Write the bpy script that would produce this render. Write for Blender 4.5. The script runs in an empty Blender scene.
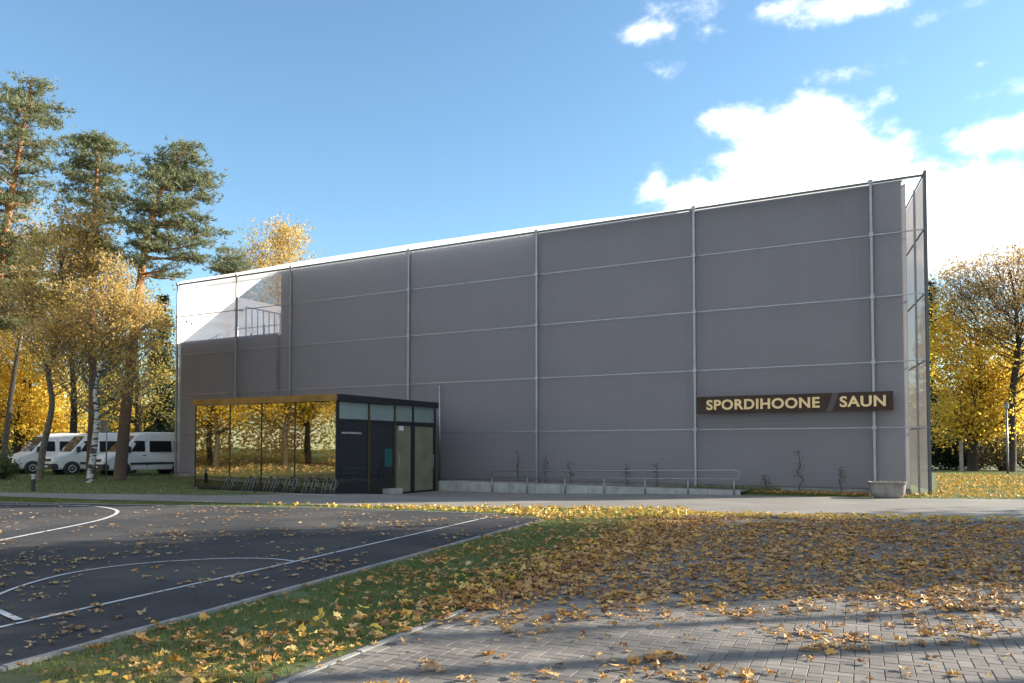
import bpy, bmesh, math, random
import numpy as np
from mathutils import Vector, Matrix
R = math.radians
SC = bpy.context.scene
COL = SC.collection

# ------------------------------------------------------------------ camera
F, YAW, TILT, SH, EYE = 783.9, .499, .0342, 79.1, 1.6
cam = bpy.data.cameras.new('camera'); cam.sensor_width = 36; cam.lens = 36 * F / 1024
cam.shift_y = SH / 1024; cam.clip_end = 3000; cam.clip_start = .05
co = bpy.data.objects.new('camera', cam); COL.objects.link(co)
co.location = (0, 0, EYE); co.rotation_euler = (R(90) + TILT, 0, YAW)
SC.camera = co

# ------------------------------------------------------------------ light
SUN_EL = R(20.5); SX, SY = .77, .638           # horizontal direction towards the sun
SUN_DIR = Vector((SX * math.cos(SUN_EL), SY * math.cos(SUN_EL), math.sin(SUN_EL)))
sl = bpy.data.lights.new('sun', 'SUN'); sl.energy = 5.0; sl.angle = R(.53); sl.color = (1, .91, .76)
so = bpy.data.objects.new('sun', sl); COL.objects.link(so)
so.rotation_euler = SUN_DIR.to_track_quat('Z', 'Y').to_euler(); so.location = (40, 40, 60)
SC.view_settings.view_transform = 'Standard'; SC.view_settings.look = 'None'
SC.view_settings.exposure = 1.6; SC.view_settings.gamma = 1
SC.cycles.max_bounces = 8; SC.cycles.transparent_max_bounces = 24
SC.cycles.diffuse_bounces = 3; SC.cycles.glossy_bounces = 3; SC.cycles.transmission_bounces = 4
SC.cycles.use_denoising = True

FWv = np.array([-math.sin(YAW), math.cos(YAW), 0]); RTv = np.array([math.cos(YAW), math.sin(YAW), 0]); UPv = np.array([0, 0, 1.])
FW2 = FWv * math.cos(TILT) + UPv * math.sin(TILT); UP2 = -FWv * math.sin(TILT) + UPv * math.cos(TILT)
def ray(px, py): return FW2 + RTv * (px - 512) / F + UP2 * (341.5 + SH - py) / F
def G(px, py, z=0.):                      # measured pixel of the photo -> point on the ground
    r = ray(px, py); return np.array([0, 0, EYE]) + r * (z - EYE) / r[2]
def T(px, py, d):                         # pixel -> point at distance d
    return np.array([0, 0, EYE]) + ray(px, py) * d
def onY(px, py, y):
    r = ray(px, py); return np.array([0, 0, EYE]) + r * y / r[1]
def onX(px, py, x):
    r = ray(px, py); return np.array([0, 0, EYE]) + r * x / r[0]
def cam2w(cx, cz): return np.array([RTv[0] * cx + FWv[0] * cz, RTv[1] * cx + FWv[1] * cz, 0.])

# ------------------------------------------------------------------ sky
W = bpy.data.worlds.new('World'); SC.world = W; W.use_nodes = True
nt = W.node_tree; N = nt.nodes; L = nt.links
bg = N['Background']; bg.inputs['Strength'].default_value = .10
sky = N.new('ShaderNodeTexSky'); sky.sky_type = 'NISHITA'; sky.sun_disc = False
sky.sun_elevation = SUN_EL; sky.sun_rotation = math.atan2(SX, SY)
sky.air_density = 1.0; sky.dust_density = .4; sky.ozone_density = 1.3; sky.altitude = 50
tc = N.new('ShaderNodeTexCoord')
def wm(op, a, b=None, c=None):
    n = N.new('ShaderNodeMath'); n.operation = op
    for i, v in enumerate((a, b, c)):
        if v is None: continue
        if isinstance(v, (int, float)): n.inputs[i].default_value = v
        else: L.new(v, n.inputs[i])
    return n.outputs[0]
sep = N.new('ShaderNodeSeparateXYZ'); L.new(tc.outputs['Generated'], sep.inputs[0])
az = wm('ARCTAN2', sep.outputs[0], sep.outputs[1]); el = wm('ARCSINE', sep.outputs[2])
def wnoise(scale, detail, off, rough=.55):
    m = N.new('ShaderNodeMapping'); m.inputs['Location'].default_value = off; m.inputs['Scale'].default_value = (1, 1, 1.5)
    L.new(tc.outputs['Generated'], m.inputs[0])
    n = N.new('ShaderNodeTexNoise'); n.inputs['Scale'].default_value = scale; n.inputs['Detail'].default_value = detail
    n.inputs['Roughness'].default_value = rough; L.new(m.outputs[0], n.inputs['Vector'])
    return n.outputs['Fac']
n1 = wnoise(9, 10, (3.1, 1.2, .4)); n2 = wnoise(26, 8, (0, 5, 2), .6); n3 = wnoise(60, 4, (7, 1, 1), .6)
# clouds as ellipses in azimuth / elevation: (photo x, y, half width, half height, weight)
BL = [(812, 128, 52, 32, 1.35), (735, 122, 40, 18, 1.3), (772, 132, 46, 24, 1.3), (770, 178, 62, 42, 1.4), (700, 205, 36, 26, 1.2), (850, 175, 85, 52, 1.5),
      (905, 205, 80, 55, 1.6), (965, 225, 75, 66, 1.6), (1010, 255, 56, 46, 1.2), (985, 138, 66, 20, 1.1), (1030, 125, 40, 18, .9),
      (838, 6, 75, 20, 1.0), (780, 10, 40, 14, .7), (646, 31, 27, 16, .42), (668, 74, 24, 17, .34), (850, 70, 34, 12, .5), (710, 8, 26, 18, .36),
      (880, 100, 20, 12, .36), (657, 188, 13, 14, .36), (1010, 86, 34, 22, .5), (980, 64, 14, 8, .42), (720, 30, 26, 12, .3), (975, 4, 40, 10, .5), (880, 235, 150, 45, 1.0)]
dens = None
for (px, py, rx, ry, w) in BL:
    r = ray(px, py); r = r / np.linalg.norm(r); a0 = math.atan2(r[0], r[1]); e0 = math.asin(r[2])
    r1 = ray(px + rx, py); r1 /= np.linalg.norm(r1); r2 = ray(px, py - ry); r2 /= np.linalg.norm(r2)
    ra = abs(math.atan2(r1[0], r1[1]) - a0); re = abs(math.asin(r2[2]) - e0)
    dx = wm('MULTIPLY', wm('SUBTRACT', az, a0), 1 / ra); dy = wm('MULTIPLY', wm('SUBTRACT', el, e0), 1 / re)
    d2 = wm('ADD', wm('MULTIPLY', dx, dx), wm('MULTIPLY', dy, dy))
    b = wm('MULTIPLY', wm('SUBTRACT', 1.25, wm('SQRT', d2)), w)
    dens = b if dens is None else wm('MAXIMUM', dens, b)
away = wm('MULTIPLY', wm('SUBTRACT', wnoise(2.6, 6, (1, 8, 3)), .36), 3)     # loose clouds in the rest of the sky
low = wm('SUBTRACT', 1, wm('MULTIPLY', wm('ABSOLUTE', wm('ADD', az, .35)), 1.0))
away = wm('SUBTRACT', away, wm('MAXIMUM', wm('MULTIPLY', low, 3), 0))
dens = wm('MAXIMUM', dens, away)
dens = wm('ADD', dens, wm('MULTIPLY', wm('SUBTRACT', n1, .5), 2.6))
dens = wm('ADD', dens, wm('MULTIPLY', wm('SUBTRACT', n2, .5), 1.6))
dens = wm('ADD', dens, wm('MULTIPLY', wm('SUBTRACT', n3, .5), .6))
mr = N.new('ShaderNodeMapRange'); mr.interpolation_type = 'SMOOTHSTEP'; L.new(dens, mr.inputs[0])
mr.inputs[1].default_value = .0; mr.inputs[2].default_value = 1.25
fac = wm('MULTIPLY', wm('POWER', mr.outputs[0], 1.35), .97)
cr = N.new('ShaderNodeValToRGB'); L.new(n2, cr.inputs[0])
cr.color_ramp.elements[0].position = .3; cr.color_ramp.elements[0].color = (.85, .84, .89, 1)
cr.color_ramp.elements[1].position = .6; cr.color_ramp.elements[1].color = (1, .98, .95, 1)
cs = N.new('ShaderNodeVectorMath'); cs.operation = 'SCALE'; L.new(cr.outputs[0], cs.inputs[0]); cs.inputs[3].default_value = 7.5
mx = N.new('ShaderNodeMix'); mx.data_type = 'RGBA'; L.new(fac, mx.inputs[0])
ti = N.new('ShaderNodeVectorMath'); ti.operation = 'MULTIPLY'; L.new(sky.outputs[0], ti.inputs[0]); ti.inputs[1].default_value = (.69, .845, .885); L.new(ti.outputs[0], mx.inputs[6]); L.new(cs.outputs[0], mx.inputs[7])
L.new(mx.outputs[2], bg.inputs['Color'])

# ------------------------------------------------------------------ materials
def newmat(name):
    m = bpy.data.materials.new(name); m.use_nodes = True
    return m, m.node_tree.nodes, m.node_tree.links, m.node_tree.nodes['Principled BSDF']
def mat(name, c, rough=.6, metal=0., var=.12, scale=6., bump=0., bscale=None, spec=.5, c2=None, detail=5):
    m, n, l, p = newmat(name)
    p.inputs['Roughness'].default_value = rough; p.inputs['Metallic'].default_value = metal
    p.inputs['Specular IOR Level'].default_value = spec
    tcn = n.new('ShaderNodeTexCoord'); nz = n.new('ShaderNodeTexNoise'); nz.inputs['Scale'].default_value = scale
    nz.inputs['Detail'].default_value = detail; l.new(tcn.outputs['Object'], nz.inputs['Vector'])
    r = n.new('ShaderNodeValToRGB'); l.new(nz.outputs['Fac'], r.inputs[0])
    a = [min(1, x * (1 - var)) for x in c]; b = [min(1, x * (1 + var)) for x in (c2 or c)]
    r.color_ramp.elements[0].position = .32; r.color_ramp.elements[0].color = (*a, 1)
    r.color_ramp.elements[1].position = .68; r.color_ramp.elements[1].color = (*b, 1)
    l.new(r.outputs[0], p.inputs['Base Color'])
    if bump:
        nb = n.new('ShaderNodeTexNoise'); nb.inputs['Scale'].default_value = bscale or scale * 6; nb.inputs['Detail'].default_value = 4
        l.new(tcn.outputs['Object'], nb.inputs['Vector'])
        b_ = n.new('ShaderNodeBump'); b_.inputs['Strength'].default_value = bump; b_.inputs['Distance'].default_value = .02
        l.new(nb.outputs['Fac'], b_.inputs['Height']); l.new(b_.outputs[0], p.inputs['Normal'])
    return m
def ramp_island(n, l, cols):
    g = n.new('ShaderNodeNewGeometry'); r = n.new('ShaderNodeValToRGB'); l.new(g.outputs['Random Per Island'], r.inputs[0])
    r.color_ramp.interpolation = 'LINEAR'
    e = r.color_ramp.elements
    while len(e) < len(cols): e.new(.5)
    for i, c in enumerate(cols): e[i].position = i / (len(cols) - 1); e[i].color = (*c, 1)
    return r.outputs[0]
def leafmat(name, cols, trans=.45, rough=.6):
    m, n, l, p = newmat(name)
    c = ramp_island(n, l, cols); l.new(c, p.inputs['Base Color']); p.inputs['Roughness'].default_value = rough
    p.inputs['Specular IOR Level'].default_value = .3
    t = n.new('ShaderNodeBsdfTranslucent'); l.new(c, t.inputs[0])
    mxs = n.new('ShaderNodeMixShader'); mxs.inputs[0].default_value = trans
    l.new(p.outputs[0], mxs.inputs[1]); l.new(t.outputs[0], mxs.inputs[2]); l.new(mxs.outputs[0], n['Material Output'].inputs[0])
    return m
M = {}
M['steel'] = mat('galvanised_steel', (.34, .33, .34), .45, .6, .1, 3)
M['steel_dark'] = mat('dark_steel', (.10, .105, .11), .5, .3, .15, 4)
M['rail'] = mat('railing_steel', (.30, .31, .32), .4, .7, .1, 5)
M['clad'] = mat('grey_cladding', (.228, .203, .216), .6, .1, .07, .6)
M['roof'] = mat('roof_membrane', (.25, .25, .25), .8)
M['black'] = mat('black_frame', (.014, .015, .017), .35, 0, .2, 5)
M['brass'] = mat('bronze_fascia', (.20, .125, .04), .38, .6, .2, 2)
M['concrete'] = mat('concrete', (.36, .35, .33), .85, 0, .18, 3, .25, 40)
M['concrete_d'] = mat('planter_concrete', (.24, .215, .19), .85, 0, .25, 4, .4, 30)
M['kerbm'] = mat('kerb_concrete', (.23, .222, .21), .85, 0, .22, 5, .3, 60)
M['board'] = mat('sign_board', (.070, .046, .036), .8, 0, .1, 3, spec=.1)
M['letter'] = mat('sign_letters', (.88, .60, .29), .45, 0, .04, 3)
M['slash'] = mat('sign_strip', (.12, .10, .10), .8, 0, .05, 3, spec=.1)
M['white'] = mat('white_paint', (.74, .75, .76), .25, 0, .03, 2)
M['line'] = mat('line_paint', (.34, .34, .36), .8, 0, .25, 9, c2=(.52, .52, .54))
r_ = [q_ for q_ in M['line'].node_tree.nodes if q_.type == 'VALTORGB'][0].color_ramp.elements
r_[0].position = .33; r_[0].color = (.10, .10, .105, 1); r_[1].position = .44; r_[1].color = (.46, .46, .47, 1)
M['tyre'] = mat('tyre_rubber', (.018, .018, .019), .8)
M['plastic'] = mat('black_plastic', (.025, .026, .028), .55)
M['rim'] = mat('wheel_rim', (.45, .46, .47), .35, .7)
M['lamp'] = mat('headlamp_glass', (.55, .57, .58), .1, .3)
M['carglass'] = mat('van_glass', (.016, .019, .02), .05, 0, .05, 2, spec=.22)
M['amber'] = mat('amber_lens', (.55, .2, .03), .2)
M['rubbish'] = mat('soil', (.06, .045, .03), .95, 0, .3, 8, .5, 40)
M['bark'] = mat('grey_bark', (.135, .11, .088), .9, 0, .4, 9, .7, 30)
M['bark_dark'] = mat('dark_bark', (.045, .036, .03), .9, 0, .4, 9, .7, 30)
M['amberglint'] = mat('amber_glint_paint', (.10, .075, .035), .45, .5, .2, 4)  # amber reflection along two mullions, painted in as their colour
M['paper'] = mat('white_notice', (.6, .62, .62), .7)
M['teal'] = mat('teal_poster', (.012, .085, .09), .5)
M['wood'] = mat('weathered_wood', (.30, .27, .24), .8, 0, .2, 6)
M['hoopsteel'] = mat('hoop_steel', (.16, .16, .165), .45, .6, .1, 5)
M['plate'] = mat('sign_plate_back', (.32, .30, .28), .5, .4)
M['bollard_top'] = mat('bollard_top', (.40, .38, .34), .6)
# pine bark: brown-grey low, flaky orange high on the stem
m, n, l, p = newmat('pine_bark'); M['pinebark'] = m
tcn = n.new('ShaderNodeTexCoord'); sp = n.new('ShaderNodeSeparateXYZ'); l.new(tcn.outputs['Object'], sp.inputs[0])
nz = n.new('ShaderNodeTexNoise'); nz.inputs['Scale'].default_value = 4; nz.inputs['Detail'].default_value = 6; l.new(tcn.outputs['Object'], nz.inputs['Vector'])
ma = n.new('ShaderNodeMath'); ma.operation = 'MULTIPLY_ADD'; l.new(nz.outputs['Fac'], ma.inputs[0]); ma.inputs[1].default_value = 6; l.new(sp.outputs[2], ma.inputs[2])
mrr = n.new('ShaderNodeMapRange'); mrr.inputs[1].default_value = 5; mrr.inputs[2].default_value = 13; l.new(ma.outputs[0], mrr.inputs[0])
r = n.new('ShaderNodeValToRGB'); l.new(mrr.outputs[0], r.inputs[0])
r.color_ramp.elements[0].color = (.10, .065, .048, 1); r.color_ramp.elements[1].color = (.36, .17, .075, 1)
l.new(r.outputs[0], p.inputs['Base Color']); p.inputs['Roughness'].default_value = .9
# birch bark
m, n, l, p = newmat('birch_bark'); M['birchbark'] = m
tcn = n.new('ShaderNodeTexCoord'); mp = n.new('ShaderNodeMapping'); mp.inputs['Scale'].default_value = (1.5, 1.5, 6); l.new(tcn.outputs['Object'], mp.inputs[0])
nz = n.new('ShaderNodeTexNoise'); nz.inputs['Scale'].default_value = 1.6; nz.inputs['Detail'].default_value = 6; l.new(mp.outputs[0], nz.inputs['Vector'])
r = n.new('ShaderNodeValToRGB'); l.new(nz.outputs['Fac'], r.inputs[0])
r.color_ramp.elements[0].position = .44; r.color_ramp.elements[0].color = (.045, .04, .038, 1)
r.color_ramp.elements[1].position = .52; r.color_ramp.elements[1].color = (.50, .47, .43, 1)
l.new(r.outputs[0], p.inputs['Base Color']); p.inputs['Roughness'].default_value = .8

# woven steel screen: partly open, passes and scatters light from behind
def screenmat(name, open_, tl=.95):
    m, n, l, p = newmat(name); out = n['Material Output']
    tcn = n.new('ShaderNodeTexCoord')
    nz = n.new('ShaderNodeTexNoise'); nz.inputs['Scale'].default_value = .55; nz.inputs['Detail'].default_value = 5; l.new(tcn.outputs['Object'], nz.inputs['Vector'])
    wv = n.new('ShaderNodeTexWave'); wv.bands_direction = 'Z'; wv.inputs['Scale'].default_value = 3.3; wv.inputs['Distortion'].default_value = .3
    l.new(tcn.outputs['Object'], wv.inputs['Vector'])
    a1 = n.new('ShaderNodeMath'); a1.operation = 'MULTIPLY_ADD'; l.new(nz.outputs['Fac'], a1.inputs[0]); a1.inputs[1].default_value = .12; a1.inputs[2].default_value = open_ - .10
    a2 = n.new('ShaderNodeMath'); a2.operation = 'MULTIPLY_ADD'; l.new(wv.outputs['Fac'], a2.inputs[0]); a2.inputs[1].default_value = .08; l.new(a1.outputs[0], a2.inputs[2])
    gi = n.new('ShaderNodeNewGeometry'); v1 = n.new('ShaderNodeMath'); v1.operation = 'MULTIPLY_ADD'; l.new(gi.outputs['Random Per Island'], v1.inputs[0]); v1.inputs[1].default_value = .07; v1.inputs[2].default_value = .93
    mp = n.new('ShaderNodeMapping'); mp.inputs['Scale'].default_value = (2.2, 2.2, .14); l.new(tcn.outputs['Object'], mp.inputs[0])
    st = n.new('ShaderNodeTexNoise'); st.inputs['Scale'].default_value = 1.0; st.inputs['Detail'].default_value = 6; l.new(mp.outputs[0], st.inputs['Vector'])
    v2 = n.new('ShaderNodeMath'); v2.operation = 'MULTIPLY_ADD'; l.new(st.outputs['Fac'], v2.inputs[0]); v2.inputs[1].default_value = .22; v2.inputs[2].default_value = -.11
    v3 = n.new('ShaderNodeMath'); l.new(v1.outputs[0], v3.inputs[0]); l.new(v2.outputs[0], v3.inputs[1])
    sc_ = n.new('ShaderNodeVectorMath'); sc_.operation = 'SCALE'; sc_.inputs[0].default_value = (.475, .42, .45); l.new(v3.outputs[0], sc_.inputs[3]); l.new(sc_.outputs[0], p.inputs['Base Color']); p.inputs['Roughness'].default_value = .55; p.inputs['Metallic'].default_value = .2
    t = n.new('ShaderNodeBsdfTranslucent'); t.inputs[0].default_value = (tl, tl, tl, 1)
    mm = n.new('ShaderNodeMixShader'); mm.inputs[0].default_value = .62; l.new(p.outputs[0], mm.inputs[1]); l.new(t.outputs[0], mm.inputs[2])
    tr = n.new('ShaderNodeBsdfTransparent'); mx2 = n.new('ShaderNodeMixShader'); l.new(a2.outputs[0], mx2.inputs[0])
    l.new(mm.outputs[0], mx2.inputs[1]); l.new(tr.outputs[0], mx2.inputs[2]); l.new(mx2.outputs[0], out.inputs[0])
    return m
M['screen'] = screenmat('woven_steel_screen', .34)
M['screen_tight'] = screenmat('woven_steel_screen_tight', .14, .085)
M['screen_open'] = screenmat('woven_steel_screen_open', .30)

# mirror glass, slightly wavy
m, n, l, p = newmat('bronze_mirror_glass'); M['mirror'] = m
p.inputs['Base Color'].default_value = (.37, .34, .24, 1); p.inputs['Metallic'].default_value = 1; p.inputs['Roughness'].default_value = .015
tcn = n.new('ShaderNodeTexCoord'); nz = n.new('ShaderNodeTexNoise'); nz.inputs['Scale'].default_value = 1.1; nz.inputs['Detail'].default_value = 1; l.new(tcn.outputs['Object'], nz.inputs['Vector'])
b_ = n.new('ShaderNodeBump'); b_.inputs['Strength'].default_value = .03; b_.inputs['Distance'].default_value = .05; l.new(nz.outputs['Fac'], b_.inputs['Height']); l.new(b_.outputs[0], p.inputs['Normal'])
M['darkglass'] = mat('dark_glass', (.012, .016, .02), .03, 0, .05, 2, spec=.9)
M['paleglass'] = mat('frosted_top_light', (.20, .25, .24), .25, 0, .06, 2)
M['doorglass'] = mat('door_glass', (.185, .17, .115), .12, 0, .14, 1.5)  # beige reflection in the door panes is put into the base colour
# leaves
M['birchleaf'] = leafmat('birch_leaves', [(.60, .40, .12), (.68, .48, .16), (.47, .34, .12), (.70, .52, .21), (.42, .34, .12)], .66)
M['mapleleaf'] = leafmat('maple_leaves', [(.78, .52, .05), (.84, .60, .08), (.66, .42, .05), (.84, .66, .14), (.55, .46, .08)], .58)
M['brownleaf'] = leafmat('russet_leaves', [(.44, .28, .11), (.54, .36, .11), (.34, .20, .10), (.60, .44, .15), (.46, .30, .13)], .5)
M['mixleaf'] = leafmat('olive_yellow_leaves', [(.28, .27, .08), (.62, .45, .10), (.40, .34, .09), (.55, .41, .10), (.20, .21, .07)], .55)
M['needle'] = leafmat('pine_needles', [(.155, .18, .085), (.215, .225, .11), (.11, .135, .07), (.25, .24, .12)], .35)
M['spruce'] = leafmat('spruce_needles', [(.028, .05, .028), (.045, .072, .036), (.022, .04, .024), (.06, .085, .04)], .2)
M['yew'] = leafmat('yew_needles', [(.018, .035, .016), (.03, .05, .022), (.015, .028, .015), (.045, .06, .028)], .2)
M['shrubleaf'] = leafmat('shrub_leaves', [(.05, .09, .03), (.08, .12, .04), (.12, .13, .04)], .3)
M['greybush'] = leafmat('dry_bush_leaves', [(.20, .17, .10), (.28, .23, .11), (.14, .13, .08), (.34, .26, .10)], .3)
M['vine'] = leafmat('vine_leaves', [(.22, .17, .11), (.26, .19, .11), (.16, .15, .10)], .3)
M['litter'] = leafmat('brown_fallen_leaves', [(.23, .13, .065), (.38, .22, .10), (.48, .30, .12), (.60, .31, .055), (.32, .155, .06), (.56, .38, .17), (.46, .23, .065), (.16, .075, .04), (.56, .27, .05)], .12, .55)
M['litter_y'] = leafmat('yellow_fallen_leaves', [(.62, .40, .06), (.70, .50, .10), (.52, .28, .05), (.66, .50, .18), (.40, .24, .08), (.75, .55, .12)], .15, .5)
M['litter_p'] = leafmat('pale_fallen_leaves', [(.27, .16, .085), (.36, .24, .13), (.44, .32, .18), (.20, .11, .055), (.40, .22, .07)], .12, .55)
M['grassblade'] = leafmat('grass_blades', [(.10, .14, .025), (.14, .185, .035), (.18, .20, .05), (.075, .115, .022), (.24, .22, .075)], .4)

def groundmat(name, c1, c2, c3, s1, s2, bump, rough=.9):
    m, n, l, p = newmat(name); g = n.new('ShaderNodeNewGeometry'); p.inputs['Roughness'].default_value = rough
    a = n.new('ShaderNodeTexNoise'); a.inputs['Scale'].default_value = s1; a.inputs['Detail'].default_value = 8; l.new(g.outputs['Position'], a.inputs['Vector'])
    b = n.new('ShaderNodeTexNoise'); b.inputs['Scale'].default_value = s2; b.inputs['Detail'].default_value = 5; l.new(g.outputs['Position'], b.inputs['Vector'])
    r1 = n.new('ShaderNodeValToRGB'); l.new(b.outputs['Fac'], r1.inputs[0]); r1.color_ramp.elements[0].position = .35; r1.color_ramp.elements[1].position = .65
    r1.color_ramp.elements[0].color = (*c1, 1); r1.color_ramp.elements[1].color = (*c2, 1)
    r2 = n.new('ShaderNodeMapRange'); r2.inputs[1].default_value = .45; r2.inputs[2].default_value = .65; l.new(a.outputs['Fac'], r2.inputs[0])
    x = n.new('ShaderNodeMix'); x.data_type = 'RGBA'; l.new(r2.outputs[0], x.inputs[0]); l.new(r1.outputs[0], x.inputs[6]); x.inputs[7].default_value = (*c3, 1)
    l.new(x.outputs[2], p.inputs['Base Color'])
    bu = n.new('ShaderNodeBump'); bu.inputs['Strength'].default_value = bump; bu.inputs['Distance'].default_value = .01
    l.new(b.outputs['Fac'], bu.inputs['Height']); l.new(bu.outputs[0], p.inputs['Normal'])
    return m
M['lawn'] = groundmat('lawn_soil', (.045, .075, .02), (.085, .115, .032), (.10, .095, .035), .5, 14, .9)
M['asphalt'] = groundmat('court_asphalt', (.022, .022, .026), (.050, .050, .053), (.066, .062, .060), .5, 60, .8, .95)
M['asphalt'].node_tree.nodes['Principled BSDF'].inputs['Specular IOR Level'].default_value = .25
M['path'] = groundmat('forecourt_paving', (.135, .127, .116), (.172, .160, .145), (.195, .18, .162), .5, 22, .3, .85)
M['joint'] = groundmat('joint_sand', (.07, .06, .05), (.10, .09, .075), (.06, .055, .045), 1.5, 60, .4)
m, n, l, p = newmat('paving_blocks'); M['paver'] = m
c = ramp_island(n, l, [(.128, .114, .100), (.168, .149, .130), (.144, .129, .116), (.20, .178, .154), (.152, .134, .118)])
g = n.new('ShaderNodeNewGeometry'); a = n.new('ShaderNodeTexNoise'); a.inputs['Scale'].default_value = 1.6; a.inputs['Detail'].default_value = 12; a.inputs['Roughness'].default_value = .65; l.new(g.outputs['Position'], a.inputs['Vector'])
mr_ = n.new('ShaderNodeMapRange'); mr_.inputs[1].default_value = .3; mr_.inputs[2].default_value = .7; mr_.inputs[3].default_value = .58; mr_.inputs[4].default_value = 1.18; l.new(a.outputs['Fac'], mr_.inputs[0])
x = n.new('ShaderNodeVectorMath'); x.operation = 'SCALE'; l.new(c, x.inputs[0]); l.new(mr_.outputs[0], x.inputs[3]); l.new(x.outputs[0], p.inputs['Base Color'])
p.inputs['Roughness'].default_value = .85
a3 = n.new('ShaderNodeTexNoise'); a3.inputs['Scale'].default_value = 150; l.new(g.outputs['Position'], a3.inputs['Vector'])
bu = n.new('ShaderNodeBump'); bu.inputs['Strength'].default_value = .3; bu.inputs['Distance'].default_value = .004; l.new(a3.outputs['Fac'], bu.inputs['Height']); l.new(bu.outputs[0], p.inputs['Normal'])

# ------------------------------------------------------------------ mesh helpers
def tag(o, label=None, cat=None, group=None, kind=None):
    if label: o['label'] = label
    if cat: o['category'] = cat
    if group: o['group'] = group
    if kind: o['kind'] = kind
    return o
def empty(name, loc, rz=0.):
    o = bpy.data.objects.new(name, None); COL.objects.link(o); o.location = loc; o.rotation_euler = (0, 0, rz); o.empty_display_size = .2
    return o
def link(name, me, parent=None, m=None, smooth=False):
    if m is not None: me.materials.append(m)
    if smooth: me.polygons.foreach_set('use_smooth', [True] * len(me.polygons))
    o = bpy.data.objects.new(name, me); COL.objects.link(o)
    if parent: o.parent = parent
    return o
class MB:
    def __init__(s): s.v = []; s.f = []
    def add(s, vs, fs):
        k = len(s.v); s.v += [tuple(map(float, x)) for x in vs]; s.f += [tuple(k + i for i in f) for f in fs]; return s
    def box(s, x0, x1, y0, y1, z0, z1):
        return s.add([(x0, y0, z0), (x1, y0, z0), (x1, y1, z0), (x0, y1, z0), (x0, y0, z1), (x1, y0, z1), (x1, y1, z1), (x0, y1, z1)],
                     [(0, 3, 2, 1), (4, 5, 6, 7), (0, 1, 5, 4), (1, 2, 6, 5), (2, 3, 7, 6), (3, 0, 4, 7)])
    def prism(s, poly, z0, z1):             # poly counter-clockwise in plan
        k = len(poly)
        return s.add([(x, y, z0) for x, y in poly] + [(x, y, z1) for x, y in poly],
                     [tuple(range(k - 1, -1, -1)), tuple(range(k, 2 * k))] + [(i, (i + 1) % k, k + (i + 1) % k, k + i) for i in range(k)])
    def tube(s, pts, rad, n=8, cap=True):
        pts = [Vector(p) for p in pts]; rad = rad if isinstance(rad, (list, tuple)) else [rad] * len(pts)
        vs = []; fs = []; ref = None
        for i, p in enumerate(pts):
            d = (pts[min(i + 1, len(pts) - 1)] - pts[max(i - 1, 0)]).normalized()
            if ref is None: ref = d.orthogonal().normalized()
            ref = (ref - d * ref.dot(d))
            if ref.length < 1e-5: ref = d.orthogonal()
            ref.normalize(); b = d.cross(ref)
            for k in range(n):
                a = 2 * math.pi * k / n; vs.append(p + (ref * math.cos(a) + b * math.sin(a)) * rad[i])
        for i in range(len(pts) - 1):
            for k in range(n): fs.append((i * n + k, i * n + (k + 1) % n, (i + 1) * n + (k + 1) % n, (i + 1) * n + k))
        if cap: fs.append(tuple(range(n - 1, -1, -1))); fs.append(tuple((len(pts) - 1) * n + k for k in range(n)))
        return s.add(vs, fs)
    def bar(s, a, b, w, h):                 # rectangular bar from a to b
        a = Vector(a); b = Vector(b); d = (b - a).normalized(); u = Vector((0, 0, 1)) if abs(d.z) < .95 else Vector((0, 1, 0))
        x = d.cross(u).normalized() * w / 2; y = x.cross(d).normalized() * h / 2
        return s.add([a - x - y, a + x - y, a + x + y, a - x + y, b - x - y, b + x - y, b + x + y, b - x + y],
                     [(0, 3, 2, 1), (4, 5, 6, 7), (0, 1, 5, 4), (1, 2, 6, 5), (2, 3, 7, 6), (3, 0, 4, 7)])
    def lathe(s, prof, n=20, M_=None):      # prof (r, z), axis z, optional matrix
        vs = []; fs = []
        for r, z in prof:
            for k in range(n):
                a = 2 * math.pi * k / n; v = Vector((r * math.cos(a), r * math.sin(a), z)); vs.append(M_ @ v if M_ else v)
        for i in range(len(prof) - 1):
            for k in range(n): fs.append((i * n + k, i * n + (k + 1) % n, (i + 1) * n + (k + 1) % n, (i + 1) * n + k))
        fs.append(tuple(range(n - 1, -1, -1))); fs.append(tuple((len(prof) - 1) * n + k for k in range(n)))
        return s.add(vs, fs)
    def build(s, name, m, parent=None, smooth=False, bevel=0., off=None):
        v = s.v if off is None else [(a - off[0], b - off[1], c - off[2]) for a, b, c in s.v]
        me = bpy.data.meshes.new(name); me.from_pydata(v, [], s.f)
        if bevel:
            bm = bmesh.new(); bm.from_mesh(me)
            bmesh.ops.bevel(bm, geom=[e for e in bm.edges if len(e.link_faces) == 2 and e.calc_face_angle(0) > .5], offset=bevel, segments=2, affect='EDGES', clamp_overlap=True)
            bm.to_mesh(me); bm.free()
        return link(name, me, parent, m, smooth)
def np_mesh(name, V, Fa, m, parent=None, smooth=False):
    V = np.ascontiguousarray(V, dtype=np.float32).reshape(-1, 3); Fa = np.ascontiguousarray(Fa, dtype=np.int32); k = Fa.shape[1]
    me = bpy.data.meshes.new(name); me.vertices.add(len(V)); me.vertices.foreach_set('co', V.ravel())
    me.loops.add(Fa.size); me.loops.foreach_set('vertex_index', Fa.ravel()); me.polygons.add(len(Fa))
    me.polygons.foreach_set('loop_start', np.arange(len(Fa), dtype=np.int32) * k); me.polygons.foreach_set('loop_total', np.full(len(Fa), k, np.int32))
    me.update(calc_edges=True); me.validate(); me.shade_flat()
    return link(name, me, parent, m, smooth)
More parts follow.
